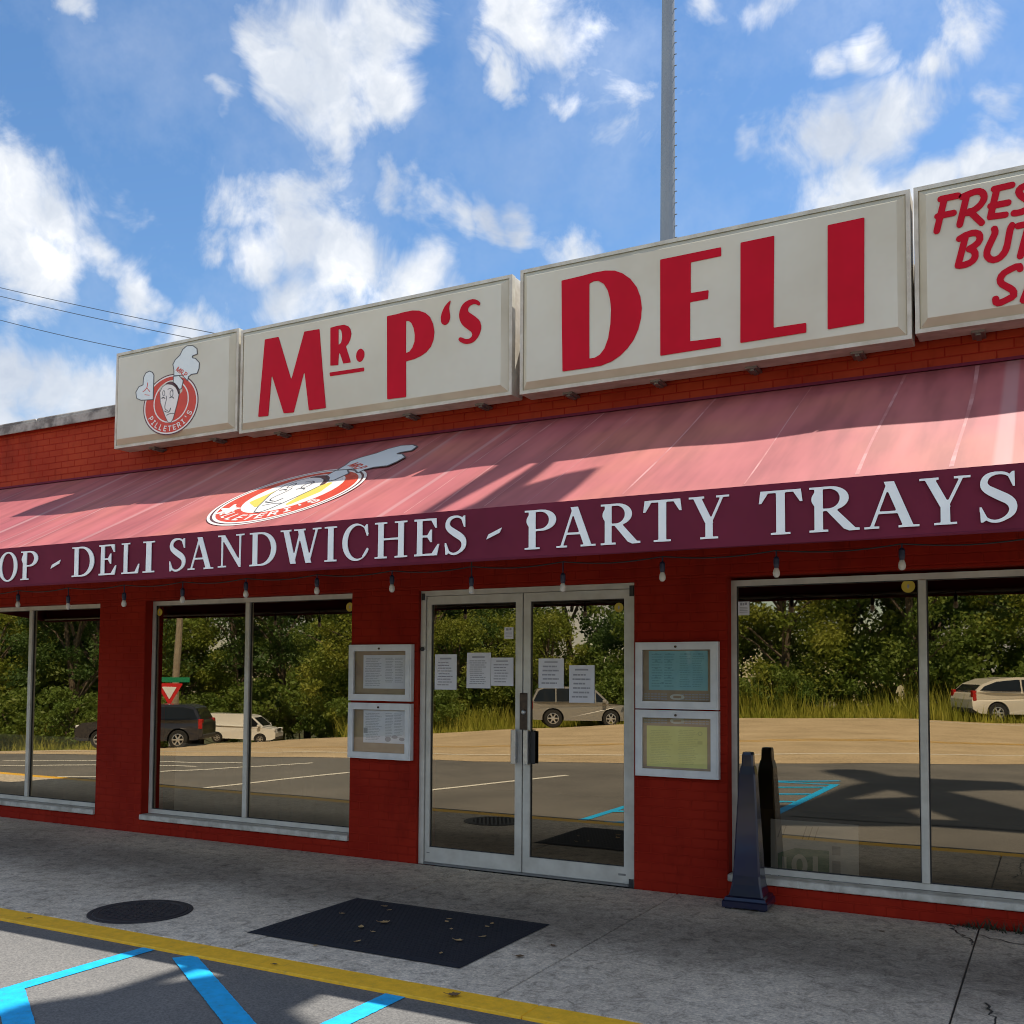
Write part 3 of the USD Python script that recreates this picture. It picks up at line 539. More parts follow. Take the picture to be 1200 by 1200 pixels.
part(A, 'front_bar', tube([(AXL, AY+.03, AZB+.03), (AXR, AY+.03, AZB+.03)], .016, 6), M['alu_dark'])
part(A, 'wall_flashing', bx(AXL, AXR, -.03, -.004, AW-.006, AW+.014), M['valance'])
WORDS = [('O', -7.551, -7.315), ('P', -7.273, -7.065), ('-', -6.912, -6.797), ('D', -6.664, -6.414), ('E', -6.361, -6.171), ('L', -6.116, -5.926), ('I', -5.89, -5.771), ('S', -5.62, -5.459), ('A', -5.436, -5.189), ('N', -5.148, -4.904), ('D', -4.854, -4.618), ('W', -4.58, -4.235), ('I', -4.205, -4.106), ('C', -4.06, -3.85), ('H', -3.802, -3.555), ('E', -3.501, -3.318), ('S', -3.277, -3.125), ('-', -2.985, -2.88), ('P', -2.726, -2.523), ('A', -2.521, -2.276), ('R', -2.243, -2.008), ('T', -1.99, -1.77), ('Y', -1.729, -1.509), ('T', -1.351, -1.128), ('R', -1.094, -.85), ('A', -.828, -.573), ('Y', -.571, -.345), ('S', -.308, -.149)]
for c, a, b in WORDS:
    z0, z1 = (2.375, 2.44) if c == '-' else (2.299 - (.006 if c in 'OSC' else 0), 2.528 + (.006 if c in 'OSC' else 0))
    part(A, 'dash' if c == '-' else 'letter', wall_shape(fit(glyph(c), a, b, z0, z1), AY-.0115, .005), M['awning_letter'])

# ------------------------------------------------------------------ the round chef's-hat emblem, in a unit circle
def emblem(awn):
    """(part name, 2D shape in units of the ring's radius, material, height step)"""
    c = Point(0, 0); out = []
    out += [('emblem_rim', c.buffer(1.0, 32).difference(c.buffer(.965, 32)), 'logo_dark' if not awn else 'logo_white', 1), ('emblem_ring', c.buffer(.964, 32).difference(c.buffer(.92, 32)), 'logo_white' if not awn else 'logo_dark', 1)]
    inner = ell(.02, .10, .60, .66)
    if awn: out[1] = ('emblem_ring', c.buffer(.964, 32).difference(c.buffer(.935, 32)), 'logo_dark', 1); out.append(('emblem_ring', c.buffer(.934, 32).difference(c.buffer(.895, 32)), 'logo_white', 1))
    rmax = .919 if not awn else .894
    out += [('emblem_disc', c.buffer(rmax, 32).difference(ell(.02, .10, .64, .70)), 'logo_red', 1), ('emblem_inner_ring', ell(.02, .10, .639, .699).difference(inner), 'logo_white', 1), ('emblem_field', ell(.02, .10, .599, .659), 'logo_red' if not awn else 'logo_white', 1)]
    if awn: out += [('emblem_field', Polygon([(-.45, -.2), (-.30, .35), (-.12, .55), (-.25, .2), (-.22, -.35)]).union(Polygon([(.3, -.3), (.45, .1), (.4, .4), (.28, .2)])).buffer(.05), 'logo_yellow', 2)]
    face = Polygon([(-.37, .20), (-.39, .40), (-.30, .58), (-.14, .68), (.06, .65), (.22, .54), (.31, .36), (.28, .18), (.24, 0), (.17, -.26), (.11, -.48), (.03, -.60), (-.07, -.58), (-.18, -.38), (-.28, -.14), (-.355, .05)]).buffer(.03).buffer(-.02)
    out.append(('emblem_face', face, 'logo_white', 3))
    ink = [stroke([(-.16, .28), (-.17, .05), (-.18, -.15), (-.08, -.20)], .022, 12), stroke([(-.20, -.22), (-.06, -.25), (.02, -.12)], .03, 10), stroke([(-.12, -.36), (0, -.30), (.14, -.29)], .024, 10),
           stroke([(-.31, .20), (-.26, .23), (-.20, .20)], .035, 8), stroke([(-.02, .22), (.05, .25), (.12, .21)], .035, 8), ell(-.245, .37, .05, .10).difference(ell(-.245, .37, .032, .08)), ell(.04, .36, .065, .11).difference(ell(.04, .36, .045, .09)),
           stroke([(-.10, .50), (.02, .52), (.10, .44)], .02, 8), face.difference(face.buffer(-.018))]
    out.append(('emblem_drawing', union_all(ink), 'logo_ink', 4))
    out.append(('emblem_hair', stroke([(-.14, .68, .6), (.06, .70, 1), (.22, .58, 1), (.30, .38, .8)], .09, 14), 'logo_dark', 4))
    hat = Polygon([(.12, .94), (.115, 1.15), (.075, 1.32), (.155, 1.47), (.32, 1.62), (.41, 1.80), (.56, 1.92), (.76, 1.92), (.90, 1.82), (.92, 1.66), (.75, 1.60), (.66, 1.53), (.86, 1.50), (1.0, 1.36), (.985, 1.18), (.93, 1.03), (.73, 1.0), (.62, .92), (.60, .80), (.40, .98)]).buffer(.05).buffer(-.04)
    brim = Polygon([(.12, .93), (.11, .73), (.33, .52), (.38, .55), (.43, .78), (.28, .94)]).buffer(.02)
    out += [('emblem_hat', hat.union(brim), 'logo_hat', 3), ('emblem_hat_outline', hat.boundary.buffer(.014).union(brim.boundary.buffer(.012)), 'logo_ink', 4)]
    if not awn:
        hand = Polygon([(-.64, .17), (-.64, .98), (-.69, 1.06), (-.80, 1.10), (-.92, 1.04), (-1.0, .90), (-1.01, .64), (-1.17, .58), (-1.28, .40), (-1.24, .20), (-1.08, .14)]).buffer(.04).buffer(-.03)
        out += [('emblem_mitten', hand, 'logo_hat', 3), ('emblem_mitten_outline', hand.boundary.buffer(.014), 'logo_ink', 4), ('emblem_mitten_mark', union_all([stroke([(-.86, .72), (-.88, .55), (-1.02, .42)], .025, 8), stroke([(-.88, .55), (-.76, .42)], .025, 8), stroke([(-.95, .32), (-.78, .30)], .02, 8)]), 'logo_red', 4)]
    else:
        out.append(('emblem_mitten', Polygon([(-.62, -.42), (-.70, -.30), (-.66, -.44), (-.80, -.44), (-.68, -.52), (-.74, -.62), (-.62, -.55), (-.54, -.62), (-.56, -.50), (-.48, -.44)]).buffer(.02), 'logo_white', 4))
    keep = ('emblem_rim', 'emblem_ring', 'emblem_disc', 'emblem_inner_ring')
    return [(a, s_ if a in keep or (a == 'emblem_field' and m_ != 'logo_yellow') else affinity.affine_transform(s_, [1, 0, -.165, 1, 0, 0]), m_, l_) for a, s_, m_, l_ in out]
def arc_text(text, r, a0, a1, h, place, holder, m):
    """letters upright along the lower rim, from angle a0 to a1 (degrees)"""
    for i, ch in enumerate(text):
        a = math.radians(a0+(a1-a0)*i/(len(text)-1)); g = meshkit.text_mesh(ch, h, .0015, bold=True); v = g.vertices
        g.apply_translation([-(v[:, 0].min()+v[:, 0].max())/2, -h/2, 0])
        ca, sa = math.cos(a+math.pi/2), math.sin(a+math.pi/2); x, y = g.vertices[:, 0]*.9, g.vertices[:, 1]
        g.vertices = np.stack([r*math.cos(a)+x*ca-y*sa, r*math.sin(a)+x*sa+y*ca, g.vertices[:, 2]], 1); part(holder, 'emblem_letter', place(g), m)
def put_emblem(holder, awn, place, scale):
    for nm, sh, m, lev in emblem(awn):
        g = ext(affinity.scale(sh.simplify(.004), scale, scale, origin=(0, 0)), .0008*lev); part(holder, nm, place(g), M[m])
    arc_text("PILLETERI'S", .785*scale if not awn else .75*scale, 208, 332, .17*scale, lambda g: place(g, .0012), holder, M['logo_white'])
    t = meshkit.text_mesh('MR.P', .14*scale, .001, bold=True); t.apply_transform(trimesh.transformations.rotation_matrix(math.radians(-38), [0, 0, 1])); t.apply_translation([.16*scale, 1.10*scale, 0])
    part(holder, 'emblem_letter', place(t, .0032), M['logo_red'])
def on_awning(g, lift=0.0):
    v = g.vertices; base = np.array([-5.07, AY, AZT])+SL*.70
    g.vertices = base+v[:, :1]*np.array([1.0, 0, 0])+v[:, 1:2]*SL+(v[:, 2:3]+.001+lift)*AN; return g
put_emblem(A, True, on_awning, .615)

# ------------------------------------------------------------------ sign cabinets
SY = -.25
def sign(x0, x1, z0, z1, label, rim=.05):
    s = thing('sign_cabinet', label, 'sign', ((x0+x1)/2, SY, z0))
    part(s, 'cabinet', bevbox(x0, x1, SY+.012, -.012 if z1 < 4.1 else -.066, z0, z1, .006), M['sign_box'])
    part(s, 'retainer', wall_shape(frame_shape(x0-.002, x1+.002, z0-.002, z1+.002, .027), SY-.006, .05), M['sign_frame'])
    # pan-formed face: raised panel with sloping flanks
    a, b, c, d = x0+.026, x1-.026, z0+.026, z1-.026; w = .050; yo, yi = SY+.004, SY-.044
    o = [(a, yo, c), (b, yo, c), (b, yo, d), (a, yo, d)]; i = [(a+w, yi, c+w), (b-w, yi, c+w), (b-w, yi, d-w), (a+w, yi, d-w)]
    V = np.array(o+i); F = []
    for k in range(4): k2 = (k+1) % 4; F += [[k, k2, 4+k2], [k, 4+k2, 4+k]]
    part(s, 'face_flank', trimesh.Trimesh(V, np.array(F), process=False), M['sign_rim'])
    nx, nz = max(6, int((b-a)*10)), 12; gx, gz = np.meshgrid(np.linspace(a+w, b-w, nx), np.linspace(c+w, d-w, nz))
    gy = yi-.003*np.sin(math.pi*(gx-a-w)/(b-a-2*w))*np.sin(math.pi*np.clip((gz-c-w)/(d-c-2*w), 0, 1))
    part(s, 'face', gridmesh(np.stack([gx, gy, gz], -1)), M['sign_face'], smooth=True)
    for k in range(2 if x1-x0 < 2 else 4):
        xb = x0+(x1-x0)*((k+.5)/(2 if x1-x0 < 2 else 4)); part(s, 'bracket', cat_([bx(xb-.04, xb+.04, SY+.10, .0, z0-.016, z0-.001), bx(xb-.015, xb+.015, SY+.12, -.01, z0-.028, z0-.0165)]), M['alu_dark'])
    return s
s1 = sign(-8.147, -6.537, 3.772, 4.722, 'square white cabinet sign with the round red chef emblem')
s2 = sign(-6.505, -3.693, 3.744, 4.694, 'long white cabinet sign with a tall red M and P and small raised letters')
s3 = sign(-3.618, -.782, 3.735, 4.710, 'long white cabinet sign with four tall red capitals')
s4 = sign(-.757, 2.08, 3.762, 4.712, 'white cabinet sign with slanted red brush lettering, cut off at right')
LY = SY-.0500
def on_sign(g, lift=0.0):
    v = g.vertices; g.vertices = np.stack([v[:, 0]*1.11-7.345, np.full(len(v), LY+.004)-v[:, 2]-lift, v[:, 1]*.886+4.105], 1); g.fix_normals(); return g
put_emblem(s1, False, on_sign, .328)
SOLID=[('s2','M',[(-6.182,4.55),(-6.024,4.549),(-5.868,4.141),(-5.73,4.55),(-5.563,4.546),(-5.481,3.846),(-5.666,3.847),(-5.722,4.202),(-5.836,3.849),(-5.949,3.855),(-6.095,4.223),(-6.126,3.853),(-6.243,3.857)],[]),('s2','R',[(-5.445,4.538),(-5.36,4.543),(-5.293,4.54),(-5.25,4.52),(-5.228,4.49),(-5.219,4.45),(-5.229,4.402),(-5.248,4.371),(-5.274,4.35),(-5.218,4.202),(-5.299,4.205),(-5.346,4.322),(-5.353,4.2),(-5.439,4.207)],[[(-5.356,4.516),(-5.329,4.503),(-5.316,4.465),(-5.315,4.425),(-5.326,4.388),(-5.353,4.372)]]),('s2','bar',[(-5.444,4.148),(-5.079,4.141),(-5.079,4.109),(-5.44,4.115)],[]),('s2','P',[(-4.85,4.541),(-4.764,4.541),(-4.684,4.546),(-4.594,4.546),(-4.533,4.534),(-4.471,4.506),(-4.427,4.466),(-4.396,4.404),(-4.382,4.337),(-4.389,4.272),(-4.413,4.22),(-4.456,4.18),(-4.511,4.155),(-4.578,4.138),(-4.656,4.132),(-4.652,3.835),(-4.839,3.84)],[[(-4.661,4.471),(-4.632,4.465),(-4.606,4.443),(-4.583,4.397),(-4.571,4.338),(-4.574,4.282),(-4.592,4.238),(-4.62,4.209),(-4.657,4.2)]]),('s3','D',[(-3.244,4.547),(-3.088,4.552),(-2.974,4.559),(-2.886,4.557),(-2.811,4.543),(-2.749,4.511),(-2.688,4.459),(-2.639,4.39),(-2.61,4.312),(-2.599,4.229),(-2.606,4.15),(-2.627,4.073),(-2.663,4.003),(-2.712,3.947),(-2.767,3.903),(-2.835,3.869),(-2.922,3.849),(-3.048,3.848),(-3.235,3.85)],[[(-3.015,4.484),(-2.98,4.495),(-2.942,4.492),(-2.898,4.46),(-2.866,4.404),(-2.848,4.336),(-2.839,4.258),(-2.845,4.148),(-2.862,4.046),(-2.891,3.974),(-2.928,3.933),(-2.97,3.916),(-3.014,3.916)]]),('s3','E',[(-2.459,4.557),(-2.011,4.559),(-2.011,4.496),(-2.232,4.494),(-2.232,4.272),(-2.101,4.27),(-2.107,4.207),(-2.236,4.207),(-2.239,3.927),(-2.017,3.92),(-2.017,3.857),(-2.46,3.856)],[]),('s3','L',[(-1.874,4.563),(-1.641,4.565),(-1.65,3.93),(-1.433,3.929),(-1.433,3.862),(-1.88,3.86)],[]),('s3','I',[(-1.288,4.563),(-1.055,4.566),(-1.065,3.867),(-1.295,3.862)],[])]
ROUND=[('s2','dot',[(-5.119,4.307),(-5.085,4.283),(-5.078,4.243),(-5.096,4.207),(-5.125,4.194),(-5.157,4.218),(-5.164,4.26),(-5.15,4.292)]),('s2','apo',[(-4.231,4.565),(-4.243,4.519),(-4.237,4.462),(-4.236,4.416),(-4.252,4.386),(-4.284,4.375),(-4.312,4.393),(-4.321,4.429),(-4.315,4.47),(-4.291,4.518),(-4.259,4.55)]),('s2','s',[(-3.955,4.497),(-3.966,4.481),(-3.999,4.498),(-4.036,4.497),(-4.062,4.481),(-4.067,4.454),(-4.042,4.43),(-3.993,4.392),(-3.956,4.351),(-3.945,4.304),(-3.957,4.256),(-3.986,4.215),(-4.028,4.191),(-4.08,4.189),(-4.122,4.205),(-4.152,4.234),(-4.139,4.252),(-4.091,4.231),(-4.049,4.229),(-4.026,4.248),(-4.034,4.277),(-4.081,4.315),(-4.126,4.361),(-4.148,4.42),(-4.141,4.474),(-4.11,4.519),(-4.057,4.54),(-3.999,4.535)])]
BRUSH={'F':[[(-0.573,4.581),(-0.62,4.385)],[(-0.594,4.586),(-0.494,4.586)],[(-0.614,4.479),(-0.521,4.481)]],'R':[[(-0.446,4.565),(-0.487,4.398)],[(-0.47,4.573),(-0.41,4.587),(-0.363,4.581),(-0.346,4.553),(-0.361,4.506),(-0.397,4.477),(-0.444,4.464)],[(-0.429,4.472),(-0.363,4.384)]],'E':[[(-0.275,4.575),(-0.313,4.41)],[(-0.289,4.581),(-0.191,4.584)],[(-0.31,4.478),(-0.214,4.479)],[(-0.313,4.41),(-0.23,4.407)]],'S':[[(-0.056,4.555),(-0.115,4.565),(-0.154,4.54),(-0.142,4.505),(-0.106,4.469),(-0.098,4.432),(-0.131,4.407),(-0.182,4.406)]],'B':[[(-0.456,4.31),(-0.5,4.141)],[(-0.49,4.309),(-0.435,4.329),(-0.381,4.317),(-0.374,4.281),(-0.4,4.25),(-0.435,4.233)],[(-0.435,4.233),(-0.402,4.2),(-0.407,4.166),(-0.442,4.141),(-0.5,4.14)]],'U':[[(-0.292,4.331),(-0.328,4.22),(-0.333,4.164),(-0.305,4.138),(-0.266,4.144),(-0.229,4.192),(-0.195,4.333)]],'T':[[(-0.161,4.322),(-0.04,4.326)],[(-0.102,4.325),(-0.152,4.133)]],'S2':[[(-0.155,4.054),(-0.158,4.07),(-0.203,4.063),(-0.253,4.036),(-0.266,4.003),(-0.244,3.967),(-0.199,3.931),(-0.191,3.898),(-0.22,3.879),(-0.288,3.868),(-0.292,3.892)]],'H':[[(-0.101,3.969),(-0.141,3.857)],[(-0.053,3.976),(-0.092,3.865)],[(-0.121,3.913),(-0.074,3.92)]]}
def letter(holder, pts, holes=(), name='letter', r=.006):
    g = Polygon(pts, holes).buffer(0).buffer(-r).buffer(2*r).buffer(-r)
    return part(holder, name, wall_shape(g.simplify(.0015), LY, .005), M['letter_red'])
def curve(pts, n=6):
    """smooth closed outline through the points"""
    from scipy.interpolate import CubicSpline
    p = np.array(list(pts)+[pts[0]]); d = np.r_[0, np.cumsum(np.linalg.norm(np.diff(p, axis=0), axis=1)**.5)]
    return CubicSpline(d, p, bc_type='periodic')(np.linspace(0, d[-1], n*len(pts))[:-1])
for h, key, pts, holes in SOLID: letter({'s2': s2, 's3': s3}[h], pts, holes, name='underline' if key == 'bar' else 'letter')
for h, key, pts in ROUND: letter(s2, curve(pts), name='full_stop' if key == 'dot' else 'apostrophe' if key == 'apo' else 'letter', r=.003)
for key, lines in BRUSH.items():
    g = union_all([stroke(l, .040, 24) for l in lines]); part(s4, 'letter', wall_shape(g.simplify(.002), LY, .005), M['letter_red'])
# ------------------------------------------------------------------ menu boxes
def text_rows(x0, x1, z0, z1, y, rows, seed, hfrac=.45, words=True, cols=1):
    """thin bars standing for small print that the photograph does not let one read"""
    r = np.random.default_rng(seed); out = []; cw = (x1-x0)/cols
    for c in range(cols):
        for k in range(rows):
            zc = z1-(k+.5)*(z1-z0)/rows; h = (z1-z0)/rows*hfrac; x = x0+c*cw+r.uniform(0, .08)*cw; end = x0+(c+1)*cw-cw*.06-r.uniform(0, .3)*cw
            while x < end:
                l = r.uniform(.10, .28)*cw if words else cw
                out.append(sbox(x, zc-h/2, min(x+l, end), zc+h/2)); x += l+.025*cw
    return wall_shape(MultiPolygon(out) if False else union_all(out), y, .0006)
def menu_box(x0, x1, z0, z1, label, sheet, sheet_mat, ink, board_strip=None, seed=0, flip=False):
    t = thing('menu_box', label, 'menu box', ((x0+x1)/2, 0, z0))
    part(t, 'backboard', bevbox(x0+.004, x1-.004, -.022, -.006, z0+.004, z1-.004, .002), M['backboard'])
    part(t, 'frame', wall_shape(frame_shape(x0, x1, z0, z1, .016), -.052, .046), M['menu_frame'])
    part(t, 'door_rim', wall_shape(frame_shape(x0+.012, x1-.012, z0+.012, z1-.012, .043), -.058, .024), M['menu_frame'])
    part(t, 'pane', trimesh.Trimesh([[x0+.05, -.046, z0+.05], [x1-.05, -.046, z0+.05], [x1-.05, -.046, z1-.05], [x0+.05, -.046, z1-.05]], [[0, 1, 2], [0, 2, 3]], process=False), M['clear'])
    lk = lathe([(0, 0), (.009, 0), (.009, .008), (0, .008)], 12); lk.apply_transform(trimesh.transformations.rotation_matrix(math.pi/2, [1, 0, 0])); lk.apply_translation([(x0+x1)/2, -.058, z1-.034])
    part(t, 'lock', lk, M['bronze'])
    a, b, c, d = sheet
    p = part(t, 'menu_sheet', bx(a, b, -.0245, -.0225, c, d), M[sheet_mat])
    if sheet_mat == 'paper_blue':
        pr = [text_rows(a+.02, (a+b)/2-.01, c+.02, d-.015, -.0252, 13, seed, .4, True, 2), text_rows((a+b)/2+.01, b-.02, c+.02, d-.015, -.0252, 15, seed+1, .35, True, 2)]
        heads = union_all([ell(a+fx*(b-a), c+fz*(d-c), .012, .007) for fx, fz in ((.13, .92), (.35, .92), (.13, .74), (.35, .74), (.13, .56), (.35, .56), (.13, .32), (.35, .32), (.24, .18), (.63, .92), (.86, .92))])
        pr.append(wall_shape(heads, -.0258, .0006))
    elif sheet_mat == 'paper_yellow':
        pr = [text_rows(a+.02, (a+b)/2-.01, c+.02, d-.03, -.0252, 20, seed, .3, True, 1), text_rows((a+b)/2+.01, b-.05, c+.02, d-.02, -.0252, 20, seed+1, .3, True, 1), wall_shape(union_all([sbox(b-.07, c+.58*(d-c), b-.035, c+.66*(d-c)), ell(b-.052, c+.84*(d-c), .018, .016).difference(ell(b-.052, c+.84*(d-c), .010, .009))]), -.0258, .0006)]
    else:
        pr = [text_rows(a+.015, (a+b)/2-.01, c+.02, d-.02, -.0252, 17, seed, .3, True, 1), text_rows((a+b)/2+.01, b-.015, c+.05, d-.02, -.0252, 16, seed+1, .3, True, 2)]
        if seed == 20: pr.append(wall_shape(union_all([sbox(a+.005, c+.08, a+.045, c+.125), ell(a+.60*(b-a), c+.035, .03, .022), ell(a+.76*(b-a), c+.055, .032, .014), ell(a+.93*(b-a), c+.038, .028, .014)]), -.0262, .0006))
    part(p, 'print', cat_(pr), M[ink])
    if board_strip:
        z_, w_ = board_strip; g = union_all([sbox(x0+.06+i*.026, z_+j*.018, x0+.06+i*.026+.02, z_+j*.018+.008) for i in range(19) for j in range(3) if not 6 < i < 11]); part(t, 'old_lettering', wall_shape(g, -.0228, .0006), M['ink']); part(t, 'old_lettering', wall_shape(ell((x0+x1)/2, z_+.02, .055, .022).difference(sbox((x0+x1)/2-.03, z_+.012, (x0+x1)/2+.03, z_+.028)), -.0230, .0008), M['sill'])
    return t
menu_box(-5.387, -4.738, 1.341, 1.818, 'upper silver menu box left of the door holding a white sheet', (-5.249, -4.812, 1.445, 1.730), 'paper', 'ink', seed=10)
menu_box(-5.387, -4.738, .850, 1.321, 'lower silver menu box left of the door holding a white sheet with pictures', (-5.241, -4.812, .984, 1.260), 'paper', 'ink', seed=20)
menu_box(-2.746, -2.119, 1.328, 1.814, 'silver menu box right of the door holding a pale blue menu', (-2.650, -2.203, 1.464, 1.750), 'paper_blue', 'ink_blue', (1.395, 0), seed=30)
menu_box(-2.746, -2.119, .836, 1.318, 'silver menu box right of the door holding a yellow menu', (-2.666, -2.209, .906, 1.203), 'paper_yellow', 'ink_olive', (1.222, 0), seed=40)

# ------------------------------------------------------------------ notices and stickers on the glass
def notice(x0, x1, z0, z1, label, rows, seed, tilt=0.0, y=.0615):
    t = thing('paper_notice', label, 'notice', ((x0+x1)/2, y, z0))
    xs = np.linspace(x0, x1, 6); zs = np.linspace(z0, z1, 7); X, Z = np.meshgrid(xs, zs); Y = y-.0015-.0022*np.sin((X-x0)/(x1-x0)*math.pi)*np.cos((Z-z0)/(z1-z0)*2.0)**2
    X2 = X+tilt*(Z-z0)
    g = gridmesh(np.stack([X2, Y, Z], -1)); part(t, 'sheet', g, M['paper'], smooth=True)
    g2 = gridmesh(np.stack([X2, Y+.0006, Z], -1)); g2.invert(); part(t, 'sheet_back', g2, M['paper'])
    w, h = x1-x0, z1-z0; pr = text_rows(x0+.12*w, x1-.1*w, z0+.10*h, z0+.80*h, y-.0050, rows, seed, .36); hd = wall_shape(sbox(x0+.24*w, z0+.855*h, x1-.24*w, z0+.90*h), y-.0050, .0006)
    part(t, 'print', cat_([pr, hd]), M['ink']); return t
notice(-4.575, -4.361, 1.442, 1.736, 'leftmost white notice taped inside the left door glass, standing alone', 9, 1)
notice(-4.266, -4.040, 1.458, 1.747, 'white notice in the middle of the left door glass, tallest of the touching pair', 12, 2, .01)
notice(-4.035, -3.829, 1.479, 1.706, 'short white notice against the meeting edge of the left door', 7, 3, y=.0605)
notice(-3.604, -3.383, 1.466, 1.699, 'higher white notice on the right door glass near the handle', 5, 4)
notice(-3.338, -3.123, 1.356, 1.647, 'lower white notice on the right door glass', 6, 5)
def small_sticker(x0, x1, z0, z1, y, label):
    t = thing('window_sticker', label, 'sticker', ((x0+x1)/2, y, z0)); part(t, 'sheet', bx(x0, x1, y-.0012, y-.0004, z0, z1), M['paper'])
    w, h = x1-x0, z1-z0; part(t, 'print', wall_shape(union_all([sbox(x0+.2*w, z0+.72*h, x0+.4*w, z0+.92*h), sbox(x0+.45*w, z0+.72*h, x0+.55*w, z0+.9*h), sbox(x0+.6*w, z0+.75*h, x0+.8*w, z0+.92*h)]+[sbox(x0+.15*w, z0+q*h, x1-.15*w, z0+(q+.04)*h) for q in (.2, .32, .44, .56)]), y-.0016, .0003), M['ink'])
small_sticker(-3.915, -3.832, 1.856, 1.951, .0615, 'small white sticker high on the left door glass')
small_sticker(-2.020, -1.937, 2.008, 2.106, .1135, 'small white sticker in the top left corner of the right window')
def round_sticker(x, z, y, label, r=.043):
    t = thing('round_sticker', label, 'sticker', (x, y, z)); part(t, 'disc', wall_shape(Point(x, z).buffer(r, 20), y-.0015, .001), M['sticker_yellow']); part(t, 'mark', wall_shape(ell(x, z, .007, .014), y-.0021, .0005), M['ink'])
round_sticker(-.866, 2.176, .1135, 'round yellow sticker at the top of the right window beside its mullion')
round_sticker(-7.872, 2.170, .1135, 'round yellow sticker in the top left corner of the window left of the door', .036)
round_sticker(-5.510, 2.160, .1135, 'round yellow sticker in the top right corner of the window left of the door', .040)
round_sticker(-2.924, 2.085, .0630, 'round yellow sticker in the top right corner of the right door glass', .036)

# poster leaning inside the right window
t = thing('window_poster', 'white and green poster leaning inside the right window behind the cone', 'poster', (-1.55, .2, .1))
px0, px1, pz0, pz1, py_ = -1.80, -1.205, .16, .565, .135
part(t, 'sheet', bx(px0, px1, py_, py_+.004, pz0, pz1), M['paper'])
part(t, 'green_panel', wall_shape(Polygon([(px0+.05, pz0+.005), (px0+.05, pz0+.17), (px0+.17, pz0+.215), (px0+.40, pz0+.215), (px0+.40, pz0+.005)]), py_-.002, .0015), M['green_sign'])
part(t, 'print', wall_shape(union_all([ell(px0+.20, pz0+.10, .055, .075).difference(ell(px0+.20, pz0+.10, .022, .045)), sbox(px0+.29, pz0+.02, px0+.325, pz0+.17), sbox(px0+.08, pz0+.02, px0+.11, pz0+.15)]), py_-.004, .0015), M['sign_white'])
part(t, 'print', wall_shape(union_all([sbox(px0+.42, pz0+.06, px0+.475, pz0+.15), sbox(px0+.42, pz0+.19, px0+.475, pz0+.25)]+[bar(px0+a_, pz0+.28, px0+a_+.03, pz0+.37, .007) for a_ in (.05, .08, .22, .26, .30)]), py_-.002, .0015), M['ink'])

# ------------------------------------------------------------------ cone, mat, manhole cover, leaves
t = thing('traffic_cone', 'tall dark blue four-sided cone standing before the right window', 'cone', (-1.88, -.145, 0), rot=.06)
def sq(r, z): return [(sx*r, sy*r, z) for sx, sy in ((-1, -1), (1, -1), (1, 1), (-1, 1))]
def cone_base():
    return cat_([hull([p for c in (.148, .152) for p in sq(c, .012 if c < .15 else .02)]+sq(.152, .052)+sq(.146, .060)), hull(sq(.140, .0601)+sq(.134, .078)+sq(.118, .086))]+[bx(sx*.115-.02, sx*.115+.02, sy*.115-.02, sy*.115+.02, 0, .0119) for sx in (-1, 1) for sy in (-1, 1)])
part(t, 'base', cone_base(), M['cone'], local=True)
def oct_(r, c, z):
    return [(x, y, z) for x, y in ((-r+c, -r), (r-c, -r), (r, -r+c), (r, r-c), (r-c, r), (-r+c, r), (-r, r-c), (-r, -r+c))]
def loft(rings):
    n = len(rings[0]); V = [p for r in rings for p in r]; F = []
    for i in range(len(rings)-1):
        for j in range(n): a, b = i*n+j, i*n+(j+1) % n; F += [[a, b, b+n], [a, b+n, a+n]]
    for j in range(1, n-1): F += [[0, j+1, j], [(len(rings)-1)*n, (len(rings)-1)*n+j, (len(rings)-1)*n+j+1]]
    return trimesh.Trimesh(V, F, process=False)
part(t, 'body', loft([oct_(.115, .012, .0861), oct_(.099, .012, .16), oct_(.092, .012, .22), oct_(.055, .010, .90), oct_(.045, .010, .955)]), M['cone'], local=True)
part(t, 'top_grip', loft([oct_(.0399, .01, .9551), oct_(.037, .01, 1.03), oct_(.033, .01, 1.048), oct_(.020, .006, 1.05)]), M['cone'], local=True)

t = thing('door_mat', 'black rubber door mat on the sidewalk before the glass doors', 'mat', (-3.59, -1.8, 0))
x0, x1, y0, y1 = -4.342, -2.836, -2.372, -1.282
part(t, 'base', hull([(x, y, .003) for x in (x0, x1) for y in (y0, y1)]+[(x, y, .012) for x in (x0+.03, x1-.03) for y in (y0+.03, y1-.03)]), M['mat_rubber'])
knobs = []
for i, x in enumerate(np.arange(x0+.055, x1-.05, .034)):
    for j, y in enumerate(np.arange(y0+.055, y1-.05, .034)):
        knobs.append((x+(j % 2)*.017, y))
kv = np.array([[-.011, -.011, 0], [.011, -.011, 0], [.011, .011, 0], [-.011, .011, 0], [-.009, -.009, .002], [.009, -.009, .002], [.009, .009, .002], [-.009, .009, .002]]); kf = []
for k in range(4): kf += [[k, (k+1) % 4, 4+(k+1) % 4], [k, 4+(k+1) % 4, 4+k]]
kf += [[4, 5, 6], [4, 6, 7]]
KV = np.concatenate([kv+np.array([x, y, .012]) for x, y in knobs]); KF = np.concatenate([np.array(kf)+8*i for i in range(len(knobs))])
part(t, 'studs', trimesh.Trimesh(KV, KF, process=False), M['mat_rubber'], kind='stuff')

